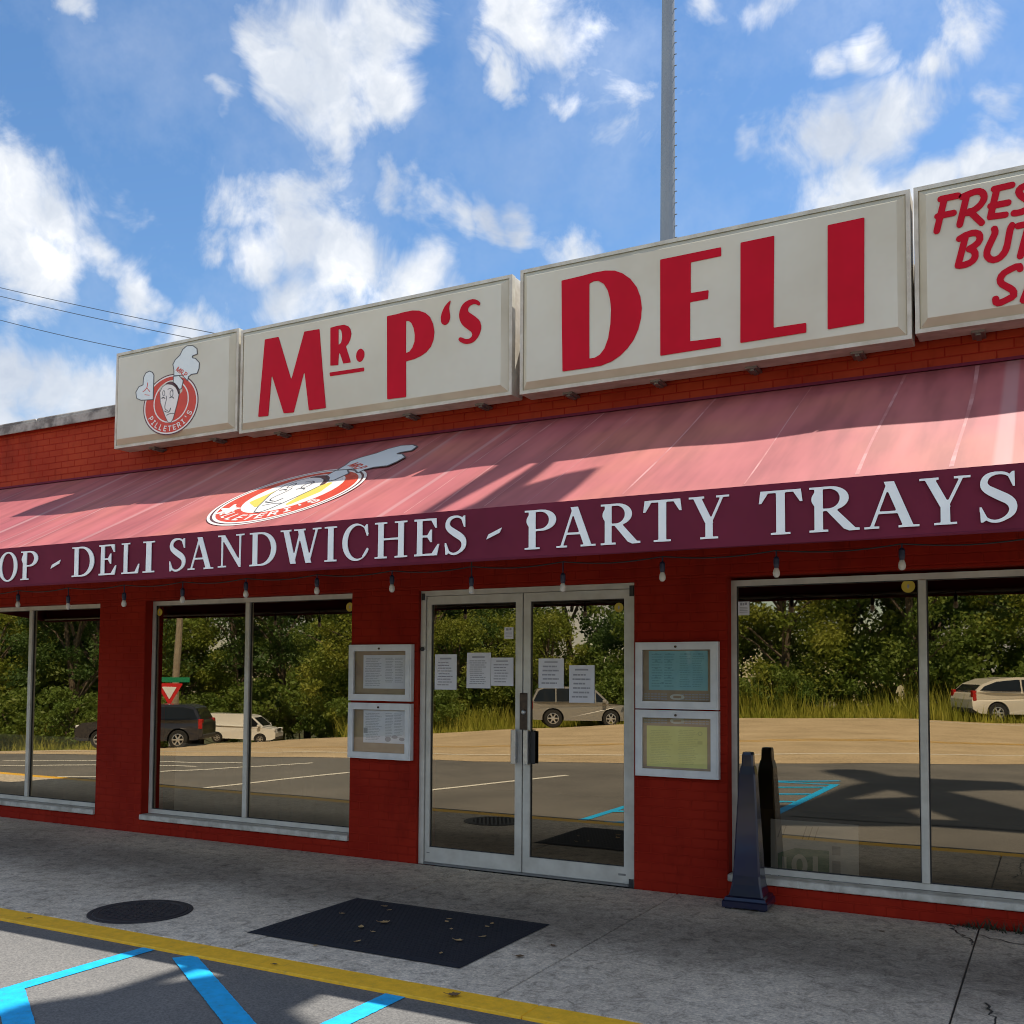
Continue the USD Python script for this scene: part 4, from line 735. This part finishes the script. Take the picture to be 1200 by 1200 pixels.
t = thing('manhole_cover', 'round dark iron manhole cover set in the sidewalk near the yellow kerb', 'manhole cover', (-5.32, -2.31, 0))
part(t, 'lid', lathe([(0, 0), (.298, 0), (.298, .006), (.292, .009), (.262, .009), (.258, .006), (0, .006)], 48, (-5.32, -2.31, .0015)), M['iron'])
part(t, 'ring', lathe([(.301, 0), (.33, 0), (.33, .004), (.327, .006), (.301, .006), (.301, 0)], 48, (-5.32, -2.31, .0012)), M['iron'])
dots = [(-5.32+i*.05+(j % 2)*.025, -2.31+j*.044) for i in range(-5, 6) for j in range(-5, 6) if math.hypot(i*.05+(j % 2)*.025, j*.044) < .24]
part(t, 'tread', cat_([bevbox(x-.012, x+.012, y-.006, y+.006, .0074, .0115, .002) for x, y in dots]), M['iron'], kind='stuff')

def leaf_mesh(l, w, curl, seed):
    r = np.random.default_rng(seed); n, m_ = 9, 5; u = np.linspace(0, 1, n)[:, None]; v = np.linspace(-1, 1, m_)[None]
    half = w/2*np.sin(math.pi*np.clip(u, .03, .97))**.8*(1+.10*np.sin(u*23+seed)); x = (u-.5)*l+0*v; y = half*v; z = curl*l*((2*u-1)**2*.5+.7*(y/(w/2+1e-9))**2*.5)+.0015+.003*r.random((n, m_))
    g = gridmesh(np.stack([x, y, z], -1)); st = tube([(-l*.5, 0, curl*l*.5+.002), (-l*.72, .004, curl*l*.7+.004)], .0012, 4); return cat_([g, st])
lv = [leaf_mesh(.058, .036, .25, 1), leaf_mesh(.042, .024, .15, 2), leaf_mesh(.072, .044, .32, 3), leaf_mesh(.032, .023, .1, 4)]
LP = [(-3.72, -1.82, 2, .9, 'leaf_dry', 'curled tan leaf, largest on the black door mat'), (-3.78, -1.98, 0, 2.2, 'leaf_dry', 'tan leaf on the door mat just below its largest leaf'), (-3.98, -1.45, 1, .3, 'leaf_dry', None), (-3.89, -1.52, 3, 1.2, 'leaf_dry', None), (-3.40, -1.60, 1, 2.5, 'leaf_dry', None), (-3.42, -1.53, 3, .4, 'leaf_dry', None), (-3.13, -1.50, 1, 1.9, 'leaf_dry', None), (-3.12, -1.58, 3, 2.9, 'leaf_dry', None), (-3.10, -1.95, 0, .2, 'leaf_dry', None), (-3.02, -1.80, 1, 1.1, 'leaf_dry', None), (-3.65, -2.03, 3, .2, 'leaf_dry', None), (-3.60, -2.25, 1, 1.4, 'leaf_dry', None), (-3.05, -2.22, 3, 2.0, 'leaf_dry', None), (-3.28, -1.74, 3, 2.2, 'leaf_dry', None), (-4.10, -1.75, 3, .7, 'leaf_dry', None),
      (-2.66, -2.02, 0, .5, 'leaf_dark', 'dark curled leaf on the concrete right of the door mat'), (-2.60, -1.72, 1, 2.6, 'leaf_dark', 'small brown leaf lying close beside the right corner of the mat'), (-2.62, -2.78, 2, .7, 'leaf_dark', 'brown leaf on the yellow kerb in front of the mat'), (-5.78, -2.79, 1, 1.2, 'leaf_dark', 'dark leaf on the yellow kerb at the left edge of the photo'), (-3.74, -2.80, 3, .9, 'leaf_dark', 'dark speck of leaf on the yellow kerb between the blue stripes'), (-3.79, -2.40, 3, 1.9, 'leaf_dry', 'tan leaf at the front edge of the door mat'), (-.98, -.42, 1, .1, 'leaf_dark', 'dark leaf on the sidewalk under the right window')]
for x, y, k, a, mm, lab in LP:
    onmat = -4.34 < x < -2.84 and -2.37 < y < -1.28
    m = lv[k].copy(); m.apply_transform(trimesh.transformations.rotation_matrix(a, [0, 0, 1])); m.apply_translation([x, y, .0165 if onmat else .002])
    single('dry_leaf', m, M[mm], lab or 'small pale dry leaf scattered on the black door mat', 'leaf', None if lab else 'small leaves scattered on the door mat', smooth=True)
for x, y, k, a, lab in ((-5.42, -3.06, 1, .4, 'pale twig-like leaf on the asphalt beside the yellow kerb at left'), (-5.55, -3.0, 3, 1.0, 'reddish leaf on the asphalt against the kerb at left'), (-4.40, -3.23, 0, .8, 'small yellow leaf on the sunlit asphalt between blue lines')):
    m = lv[k].copy(); m.apply_transform(trimesh.transformations.rotation_matrix(a, [0, 0, 1])); m.apply_translation([x, y, -.048]); single('dry_leaf', m, M['leaf_dry'], lab, 'leaf', smooth=True)
# dead weeds in the corner between wall and sidewalk
wr = np.random.default_rng(5); V, F = [], []
for i in range(420):
    x = wr.uniform(-.62, .9); dens = min(1, (x+.72)/.35); y = -.01-abs(wr.normal(0, .035)); h = wr.uniform(.02, .10)*dens; a = wr.uniform(0, 6.28); w = .006
    d = np.array([math.cos(a), math.sin(a)])*w; o = np.array([wr.normal(0, .03), -abs(wr.normal(0, .03))]); k = len(V)
    V += [(x-d[0], y-d[1], 0), (x+d[0], y+d[1], 0), (x+o[0], min(y+o[1], -.008), h)]; F.append([k, k+1, k+2])
single('dead_weeds', trimesh.Trimesh(V, F, process=False), M['weed'], 'dark dead weeds along the foot of the wall under the right window', 'weeds', kind='stuff')

# ------------------------------------------------------------------ string of bulbs under the awning
t = thing('string_light', 'string of unlit clear bulbs on a dark cable under the awning', 'string light', (-4, -1.5, 2.2))
BX = [(-7.80, 2.150), (-7.16, 2.118), (-6.50, 2.122), (-5.86, 2.133), (-5.22, 2.156), (-4.56, 2.158), (-3.92, 2.152), (-3.30, 2.118), (-2.65, 2.112), (-2.01, 2.152), (-1.35, 2.148), (-.70, 2.160)]
xs_ = [-8.44]+[b[0] for b in BX]+[-.05]; cable = []
for i in range(len(xs_)-1):
    for k in range(8):
        u = k/8; cable.append((xs_[i]+(xs_[i+1]-xs_[i])*u, -1.5, 2.262-.022*math.sin(math.pi*u)))
part(t, 'cable', tube(cable, .004, 5), M['wire'])
for x, z in BX:
    part(t, 'socket', cat_([lathe([(0, 0), (.012, 0), (.016, .02), (.016, .05), (.010, .062), (0, .062)], 14, (x, -1.5, z+.018)), tube([(x, -1.5, z+.078), (x, -1.5, 2.262)], .0045, 5)]), M['socket'])
    part(t, 'bulb', lathe([(0, -.036), (.010, -.034), (.0175, -.024), (.020, -.010), (.016, .006), (.011, .0175), (0, .0175)], 16, (x, -1.5, z)), M['bulb'], smooth=True)
part(t, 'hanger', cat_([tube([(-3.30, -1.5, 2.262), (-3.30, -1.5, 2.40)], .005, 5)]), M['wire'])

# ------------------------------------------------------------------ tall pole and wires behind the building
t = thing('tall_pole', 'tall grey tapering steel pole with climbing rungs rising behind the building', 'pole', (-11.46, 25, 0))
p0, p1 = np.array([-11.46, 25, -.2]), np.array([-11.33, 25, 34.0])
def pole_r(z): return .345-.0052*z
zz = [-.2, 14.6, 14.601, 14.68, 14.681, 34]; part(t, 'shaft', tube([p0+(p1-p0)*(z+.2)/34.2 for z in zz], [pole_r(z) + (.012 if 14.6 < z < 14.681 else 0) for z in zz], 12), M['pole'])
for z in np.arange(4, 33.5, .40):
    c = p0+(p1-p0)*(z+.2)/34.2; r = pole_r(z); part(t, 'rung', bx(c[0]+r*.93, c[0]+r+.08, 24.988, 25.012, z-.012, z+.012), M['pole'])
WIRES = [((-32.47, 15, 15.05), (-22.06, 15, 11.76)), ((-32.45, 15, 14.74), (-23.22, 15, 11.82)), ((-32.41, 15, 13.88), (-26.0, 15, 11.89))]
for i, (a, b) in enumerate(WIRES):
    a, b = np.array(a), np.array(b); d = b-a; pts = [a+d*k+np.array([0, 0, .14*(k-.0)*(k-1.0)]) for k in np.linspace(-1.2, 1.75, 40)]
    single('power_line', tube(pts, .011, 5), M['wire'], ['uppermost of the three power lines crossing the sky at left', 'middle of the three power lines crossing the sky at left', 'lowest of the three power lines crossing the sky at left'][i], 'power line')

# ------------------------------------------------------------------ unseen sign, added and shaped to cast the awning and lot shadows
t = thing('shadow_caster_sign', 'unseen sign on a tall post, added to cast the shadows across the awning and the parking lot', 'sign', (3.72, 1.2, 0))
YS = 1.2
part(t, 'post', tube([(3.72, YS, -.1), (3.72, YS, 25)], .42, 16), M['pole'])
pan = [Polygon([(-1.27, 9.06), (-1.12, 8.61), (-0.98, 8.55), (-0.77, 9.11), (-0.48, 10.04), (0.66, 11.02), (2.04, 12.33), (3.14, 12.33), (3.68, 18.14), (4.25, 20.38), (4.90, 21.32), (5.83, 22.25), (6.01, 24.13), (4.71, 23.94), (4.22, 23.75), (2.66, 19.63), (1.02, 14.21), (-0.37, 13.08), (-1.25, 11.21)]).difference(Polygon([(2.00, 16.17), (3.28, 17.95), (3.85, 20.29), (3.55, 20.57), (2.58, 17.95), (1.61, 15.33)])).difference(Polygon([(2.23, 13.18), (2.78, 13.36), (2.90, 15.89), (2.41, 14.95)]))]  # outline drawn from the shadow shapes it has to cast
part(t, 'shadow_panel', wall_shape(pan[0].buffer(.04), YS-.09, .18), M['sign_frame'])
for q in ([(-2.07, 7.79), (-1.81, 7.79), (-1.54, 9.15), (-1.22, 10.37), (-1.34, 10.46), (-1.68, 9.11)], [(-1.77, 7.75), (-1.68, 7.67), (-1.16, 9.06), (-1.28, 9.34)]):
    part(t, 'shadow_arm', wall_shape(Polygon(q), YS-.05, .10), M['sign_frame'])

# ------------------------------------------------------------------ across the road: vehicles, signs, trees (seen mirrored in the glass)
def vehicle(name, label, cat, x, y, head, L, W, H, body, roof, belt, wheel_r, axles, paint, slope=0.0, clad=None, glass_from=None):
    """body, roof: side outlines (distance from the tail, height); belt: height of the waist"""
    z = float(zland(x, y))+.01
    t = thing(name, label, cat, (x, y, z), rot=head)
    off = -L/2
    def put(m, nose=.10, tumble=None):
        v = m.vertices.copy(); u = v[:, 0]+off; f = 1-nose*np.abs(2*u/L)**5
        if tumble is not None: f = f*(1-tumble*np.clip((v[:, 2]-belt)/(H-belt), 0, 1))
        m.vertices = np.stack([u, v[:, 1]*f, v[:, 2]], 1); return m
    def side(poly, w, y0=None):
        m = ext(poly, w); v = m.vertices; m.vertices = np.stack([v[:, 0], v[:, 2]-w/2 if y0 is None else v[:, 2]+y0, v[:, 1]], 1); m.fix_normals(); return m
    bp = Polygon(body).buffer(.05).buffer(-.10).buffer(.05)
    for a in axles: bp = bp.difference(Point(a, wheel_r).buffer(wheel_r*1.16, 20))
    bp = bp.segmentize(.25)
    part(t, 'body', put(side(bp, W)), paint, smooth=35, local=True)
    rp = Polygon(roof).buffer(.06).buffer(-.12).buffer(.06).segmentize(.25)
    part(t, 'cabin', put(side(rp, W-.10), tumble=.17), paint, smooth=35, local=True)
    gl = rp.buffer(-.085).intersection(sbox(-1, belt+.035, L+1, H-.07))
    cuts = [c for c in (clad or [])]
    if glass_from: gl = gl.intersection(sbox(glass_from, 0, L+1, H))
    for s in (-1, 1):
        gp = gl
        for c in cuts: gp = gp.difference(sbox(c-.035, 0, c+.035, H))
        for p in polys(gp):
            m = side(p.segmentize(.25), .012, s*(W-.10)/2+(.001 if s > 0 else -.013)); m = put(m, tumble=.17); part(t, 'side_window', m, M['car_glass'], local=True)
    # windscreen and rear window across the slanted ends of the cabin
    rb = np.array(roof); xa, xb = rb[:, 0].min(), rb[:, 0].max()
    ends = [(rb[0], rb[1], 'rear_window', -1), (rb[-1], rb[-2], 'windscreen', 1)]
    for lo, hi, nm, sg in ends:
        d = hi-lo; a, b = lo+d*.16, lo+d*.86; nn = np.array([d[1], -d[0]])*(-sg if sg < 0 else 1); nn = nn/np.linalg.norm(nn)*.02; nn = nn if nn[0]*sg > 0 else -nn
        w = (W-.10)/2*.84
        pts = [(q[0]+e[0], s*w*(1-.17*max(0, (q[1]-belt)/(H-belt))), q[1]+e[1]) for q in (a, b) for s in (-1, 1) for e in (nn, -nn)]
        part(t, nm, put(hull(pts), 0.04), M['car_glass'], local=True)
    for a in axles:
        for s in (-1, 1):
            m = lathe([(wheel_r*.62, -.10), (wheel_r*.94, -.10), (wheel_r, -.06), (wheel_r, .06), (wheel_r*.94, .10), (wheel_r*.62, .10), (wheel_r*.62, -.10)], 24); m.apply_transform(trimesh.transformations.rotation_matrix(math.pi/2, [1, 0, 0])); m.apply_translation([a+off, s*(W/2-.115), wheel_r])
            w_ = part(t, 'wheel', m, M['tyre'], smooth=40, local=True)
            rim = cat_([lathe([(0, -.06), (wheel_r*.2, -.06), (wheel_r*.2, .07), (0, .08)], 16), lathe([(wheel_r*.52, -.08), (wheel_r*.63, -.08), (wheel_r*.63, .085), (wheel_r*.56, .09), (wheel_r*.52, -.08)], 24)]+[trimesh.creation.box([wheel_r*.42, wheel_r*.15, .04]).apply_translation([wheel_r*.37, 0, .05]).apply_transform(trimesh.transformations.rotation_matrix(k*2*math.pi/6, [0, 0, 1])) for k in range(6)])
            rim.apply_transform(trimesh.transformations.rotation_matrix(-s*math.pi/2, [1, 0, 0])); rim.apply_translation([a+off, s*(W/2-.105), wheel_r]); part(w_, 'rim', rim, M['rim'], local=True)
            part(t, 'wheel_well', trimesh.creation.cylinder(radius=wheel_r*1.13, height=.3, sections=20).apply_transform(trimesh.transformations.rotation_matrix(math.pi/2, [1, 0, 0])).apply_translation([a+off, s*(W/2-.36), wheel_r*1.05]), M['tyre'], local=True)
    for s in (-1, 1):
        part(t, 'headlight', bevbox(L+off-.30, L+off-.015, s*(W/2-.26)-.16, s*(W/2-.26)+.16, belt-.30, belt-.14, .03), M['lamp_clear'], local=True)
        part(t, 'tail_light', bevbox(off+.012, off+.16, s*(W/2-.17)-.10, s*(W/2-.17)+.095, belt-.30, belt+.06, .02), M['lamp_red'], local=True)
        part(t, 'wing_mirror', bevbox(off+roof[-1][0]-.42, off+roof[-1][0]-.22, s*(W/2+.09)-.09, s*(W/2+.09)+.09, belt+.02, belt+.17, .03), paint, local=True)
    part(t, 'bumper', cat_([bevbox(off-.03, off+.2, -W/2*.86, W/2*.86, .32, .52, .05), bevbox(L+off-.2, L+off+.03, -W/2*.86, W/2*.86, .28, .50, .05)]), M['trim'], local=True)
    part(t, 'grille', bevbox(L+off-.06, L+off+.018, -.38, .38, belt-.36, belt-.16, .02), M['trim'], local=True)
    return t
def carpaint(n, c): return mat(n, c, 0.28, coat=0.7)
M['car_glass'] = mat('car_glass', (0.012, 0.014, 0.016), 0.05); M['tyre'] = mat('tyre', (0.018, 0.018, 0.018), 0.8); M['rim'] = mat('rim', (0.62, 0.62, 0.62), 0.3, metal=0.7)
M['lamp_clear'] = mat('lamp_clear', (0.75, 0.76, 0.78), 0.1); M['lamp_red'] = mat('lamp_red', (0.40, 0.01, 0.01), 0.2); M['trim'] = mat('trim', (0.05, 0.05, 0.052), 0.5)
HEAD = math.atan2(-.51, .86)
vehicle('parked_suv', 'beige grey large suv parked by the grass across the road, mirrored in the right door', 'suv', -20.0, -36.2, HEAD, 4.75, 1.98, 1.86,
        [(0, .42), (.02, 1.0), (.06, 1.14), (3.35, 1.12), (4.60, 1.02), (4.75, .80), (4.75, .40), (4.55, .30), (.2, .32)], [(.05, 1.10), (.32, 1.74), (.6, 1.86), (2.6, 1.86), (2.95, 1.78), (3.70, 1.10)], 1.12, .40, (1.02, 3.72), carpaint('paint_silver', (.26, .25, .23)), clad=(1.15, 2.1, 2.95))
vehicle('beige_crossover', 'pale beige crossover on the road, mirrored at the right edge of the window', 'suv', -1.05, -35.5, HEAD, 4.75, 1.86, 1.62,
        [(0, .46), (-.02, .80), (.06, 1.02), (.22, 1.08), (3.3, 1.05), (4.55, .92), (4.75, .72), (4.75, .38), (4.5, .28), (.25, .32)], [(.08, 1.05), (.45, 1.36), (.95, 1.54), (1.7, 1.62), (2.4, 1.62), (2.95, 1.50), (3.75, 1.03)], 1.06, .36, (.92, 3.64), carpaint('paint_white', (.62, .58, .50)), clad=(1.85, 2.85))
vehicle('dark_hatchback', 'dark grey hatchback waiting beside the yield sign, mirrored in the left windows', 'car', -29.1, -18.7, math.atan2(.50, -.87), 4.3, 1.80, 1.56,
        [(0, .42), (.0, .90), (.06, 1.02), (3.1, 1.02), (4.05, .93), (4.3, .72), (4.3, .36), (4.1, .28), (.2, .30)], [(.06, .98), (.30, 1.46), (.7, 1.56), (2.1, 1.55), (2.6, 1.44), (3.55, .96)], .99, .34, (.80, 3.42), carpaint('paint_dark', (.022, .022, .03)), clad=(1.5, 2.5))
vehicle('white_van', 'white delivery van driving away down the road, mirrored in the window left of the door', 'van', -50.2, -46.0, HEAD+.12, 5.5, 2.0, 2.05,
        [(0, .42), (.0, 1.25), (4.5, 1.18), (5.3, 1.02), (5.5, .75), (5.5, .38), (5.2, .28), (.2, .32)], [(.0, 1.22), (.06, 1.95), (.25, 2.05), (3.5, 2.05), (3.9, 1.95), (4.75, 1.16)], 1.22, .36, (1.0, 4.5), carpaint('paint_van', (.80, .80, .78)), glass_from=3.2)
zb = float(zland(-34.8, -25.2))
t = thing('utility_pole', 'bare leaning wooden utility pole among the trees, mirrored in the window left of the door', 'utility pole', (-34.8, -25.2, zb))
part(t, 'pole', tube([(-34.8, -25.2, zb-.2), (-34.45, -25.25, zb+10.5)], [.17, .12], 10), M['wood_pole']); part(t, 'cross_arm', bevbox(-35.3, -33.6, -25.32, -25.2, zb+9.2, zb+9.32, .01), M['wood_pole']); part(t, 'cross_arm', bevbox(-35.2, -33.8, -25.33, -25.21, zb+6.9, zb+7.0, .01), M['wood_pole'])
zb = float(zland(-31.2, -21.6))
t = thing('yield_sign', 'red and white yield sign under a green street name sign, mirrored above the dark car', 'sign', (-31.2, -21.6, zb))
ang = math.atan2(-21.6-8, -31.2+0)
part(t, 'post', tube([(-31.2, -21.66, zb-.1), (-31.2, -21.66, zb+2.75)], .035, 8), M['pole'])
def facing(shape, cx, cz, lift, m, nm):
    g = wall_shape(shape, 0, .01); g.apply_translation([0, lift, 0]); g.apply_transform(trimesh.transformations.rotation_matrix(math.radians(140), [0, 0, 1])); g.apply_translation([-31.2, -21.6, cz]); part(t, nm, g, m)
tr = Polygon([(-.5, .43), (.5, .43), (0, -.43)]).buffer(-.02).buffer(.04)
facing(tr, 0, zb+2.05, 0.0, M['sign_red'], 'plate'); facing(affinity.scale(tr, .55, .55), 0, zb+2.10, -.012, M['sign_white'], 'plate_centre'); facing(sbox(-.75, -.10, .75, .10), 0, zb+2.65, 0.0, M['green_sign'], 'name_plate'); 

# trees: a trunk with limbs and a crown of many small leaf faces in clumps
def make_tree(seed, h, rad, low, nclump, per, leaf):
    r = np.random.default_rng(seed); tr_ = [tube([(0, 0, -.4), (.1*r.normal(), .1*r.normal(), h*.35), (.3*r.normal(), .3*r.normal(), h*.8)], [h*.020, h*.015, h*.005], 7)]
    cl = []
    for i in range(nclump):
        z = low+(h-low)*r.random()**.85; k = (z-low)/(h-low); prof = rad*(.55+.6*math.sin(math.pi*min(1, k*.8+.18)))*(1-.35*k**3); a = r.uniform(0, 6.283); d = prof*math.sqrt(r.uniform(.15, 1)); cl.append((d*math.cos(a), d*math.sin(a), z, r.uniform(.55, 1.15)*rad*.34))
        if i % 5 == 0: tr_.append(tube([(0, 0, max(.5, z-h*.22)), (d*.5*math.cos(a), d*.5*math.sin(a), z-h*.07), (d*math.cos(a), d*math.sin(a), z)], [h*.008, h*.005, h*.002], 5))
    C = np.array(cl); idx = np.repeat(np.arange(nclump), per); n = len(idx); q = r.normal(size=(n, 3)); q /= np.linalg.norm(q, axis=1, keepdims=True); q *= (r.random(n)**.45)[:, None]*C[idx, 3:4]; q[:, 2] *= .7
    P_ = C[idx, :3]+q; a1 = r.normal(size=(n, 3)); a1 /= np.linalg.norm(a1, axis=1, keepdims=True); b1 = np.cross(a1, r.normal(size=(n, 3))); b1 /= np.linalg.norm(b1, axis=1, keepdims=True)
    s = leaf*r.uniform(.6, 1.3, n)[:, None]; V = np.stack([P_-a1*s, P_+b1*s*.55, P_+a1*s, P_-b1*s*.55], 1).reshape(-1, 3); k4 = np.arange(n)[:, None]*4; F = np.vstack([k4+[0, 1, 2], k4+[0, 2, 3]])
    return cat_(tr_), trimesh.Trimesh(V, F, process=False)
KINDS = [('broad_tree', 'dense dark green broadleaf tree across the road', 21, 11.5, 3.3, 1.6, 90, 210, .105, 'fol_dark'), ('young_tree', 'bushy yellow green tree across the road', 22, 8.5, 2.7, .6, 70, 200, .095, 'fol_light'), ('mid_tree', 'tall loose mid green tree across the road', 23, 13.0, 3.0, 2.6, 75, 190, .105, 'fol_mid'), ('low_bush', 'low rounded green bush on the verge across the road', 24, 2.6, 1.7, .1, 40, 130, .08, 'fol_mid')]
protos = {}
def tree(kind, x, y, s, rot):
    nm, lab, seed, h, rad, low, nc, per, leaf, fm = KINDS[kind]; z = float(zland(x, y))-.1; grp = {'broad_tree': 'dark trees across the road', 'young_tree': 'yellow green trees across the road', 'mid_tree': 'loose tall trees across the road', 'low_bush': 'bushes on the verge across the road'}[nm]
    if kind not in protos:
        Cn = f'/World/Looks/../{nm}'; tk, cr = make_tree(seed, h, rad, low, nc, per, leaf)
        pth = uniq('/World', nm); xf = UsdGeom.Xform.Define(stage, pth); xf.AddTranslateOp().Set(Gf.Vec3d(x, y, z)); xf.AddRotateZOp().Set(math.degrees(rot)); xf.AddScaleOp().Set(Gf.Vec3f(s, s, s)); tag(xf.GetPrim(), lab, 'bush' if kind == 3 else 'tree', grp)
        o = T(pth, (0, 0, 0)); part(o, 'trunk', tk, M['bark'], local=True); part(o, 'crown', cr, M[fm], local=True); protos[kind] = pth; return
    copy_of(protos[kind], nm, lab, 'bush' if kind == 3 else 'tree', (x, y, z), rot, grp, (s, s, s*.95))
tr2 = np.random.default_rng(17)
VAN_A, VAN_B = np.array([0, 7.27]), np.array([-52.5, -48.5])
def clear_of_van(x, y, w):
    d = VAN_B-VAN_A; k = np.dot([x-VAN_A[0], y-VAN_A[1]], d)/np.dot(d, d); return not (k < 1.0 and np.linalg.norm(VAN_A+d*k-[x, y]) < w)
side = dense([road_xy(-16, 33), (-44, -39), (-60, -56), (-80, -72)], 30); tn = np.gradient(side, axis=0); tn /= np.linalg.norm(tn, axis=1, keepdims=True); sn = np.stack([-tn[:, 1], tn[:, 0]], 1)
single('side_road', strip(side-sn*4.2, side+sn*4.2, 6, .01), M['road'], kind='structure', smooth=True)
def edge_t(s): return np.interp(s, [-60, -12, 0, 8, 15, 25, 60], [38, 35.5, 43, 35, 29.6, 28, 27])
for row, (dt, ds) in enumerate(((7.5, 4.6), (12.0, 4.2), (18.5, 4.8))):
    s = -66.0
    while s < 40:
        tt = edge_t(s)+dt+tr2.uniform(-1.2, 1.2); x, y = road_xy(s+tr2.uniform(-1, 1), tt)
        kd = int(tr2.choice([0, 1, 2], p=[(.35, .4, .25), (.5, .2, .3), (.5, .05, .45)][row])); sc = tr2.uniform(.8, 1.15)*(1.0, 1.1, 1.25)[row]
        if clear_of_van(x, y, 5.5) and not (row > 0 and s > 1 and tr2.random() < .32): tree(kd, float(x), float(y), sc, tr2.uniform(0, 6.28))
        s += ds*tr2.uniform(.8, 1.25)
bd = (VAN_B-VAN_A)/np.linalg.norm(VAN_B-VAN_A); bn = np.array([-bd[1], bd[0]])
for k, off in enumerate(np.r_[np.arange(-22, 24, 4.2), np.arange(-24, 26, 5.0)]):
    q = VAN_B+bd*((9 if k < 11 else 17)+tr2.uniform(0, 4))+bn*off; tree(int(k % 3), float(q[0]), float(q[1]), tr2.uniform(1.25, 1.6), tr2.uniform(0, 6.28))
    q = VAN_B+bd*(6.5+tr2.uniform(0, 2))+bn*(off+1.5)
    if k < 11: tree(3, float(q[0]), float(q[1]), tr2.uniform(1.4, 2.1), tr2.uniform(0, 6.28))
for s in np.r_[np.arange(-58, -4, 3.1), np.array([2.5, 4.5, 7.0, 9.5, 20, 23, 27, 32])]:
    x, y = road_xy(s+tr2.uniform(-.6, .6), edge_t(s)+3.6+tr2.uniform(-.5, .8))
    if clear_of_van(x, y, 5.0): tree(3, float(x), float(y), tr2.uniform(.75, 1.25), tr2.uniform(0, 6.28))
for dt, sc0 in ((9.0, 1.5), (14.0, 2.0)):
    for s in np.arange(-62, 36, 3.4):
        x, y = road_xy(s+tr2.uniform(-.8, .8), edge_t(s)+dt+tr2.uniform(-1, 1))
        if clear_of_van(x, y, 5.5) and not (dt > 10 and s > 0): tree(3, float(x), float(y), sc0*tr2.uniform(.8, 1.25), tr2.uniform(0, 6.28))
t = thing('leaning_dead_trunk', 'bare pale leaning trunk among the trees, mirrored at the left of the right window', 'tree', (*road_xy(7, 40.5), float(zland(*road_xy(7, 40.5)))))
x, y = road_xy(7, 40.5); zz0 = float(zland(x, y)); part(t, 'trunk', tube([(x, y, zz0-.3), (x-.5, y, zz0+3), (x-1.5, y+.3, zz0+7.5)], [.15, .11, .06], 8), M['wood_pole'])
# tall grass along the verge
gr = np.random.default_rng(31); n = 36000; s = gr.uniform(-62, 40, n); dtt = gr.random(n)**1.5*7.5+.05; xx, yy = road_xy(s, edge_t(s)+dtt); okv = np.array([clear_of_van(a_, b_, 4.5) for a_, b_ in zip(xx, yy)]); s, dtt, xx, yy = s[okv], dtt[okv], xx[okv], yy[okv]; n = len(s); zz1 = zland(xx, yy)-.08
hh = (1+.55*smooth(0, 6, s))*gr.uniform(.40, 1.0, n)*(.35+.9*smooth(0, 2.5, dtt))*(.55+.9*meshkit.noise(np.stack([s*.35, dtt*.3, s*0], -1))); a = gr.uniform(0, 6.28, n); w = gr.uniform(.02, .05, n); lean = gr.normal(0, .22, (n, 2))*hh[:, None]
V = np.stack([np.c_[xx-np.cos(a)*w, yy-np.sin(a)*w, zz1], np.c_[xx+np.cos(a)*w, yy+np.sin(a)*w, zz1], np.c_[xx+lean[:, 0], yy+lean[:, 1], zz1+hh]], 1).reshape(-1, 3)
single('tall_grass', trimesh.Trimesh(V, np.arange(3*n).reshape(-1, 3), process=False), M['grass'], 'tall yellow green grass along the far side of the road', 'grass', kind='stuff')
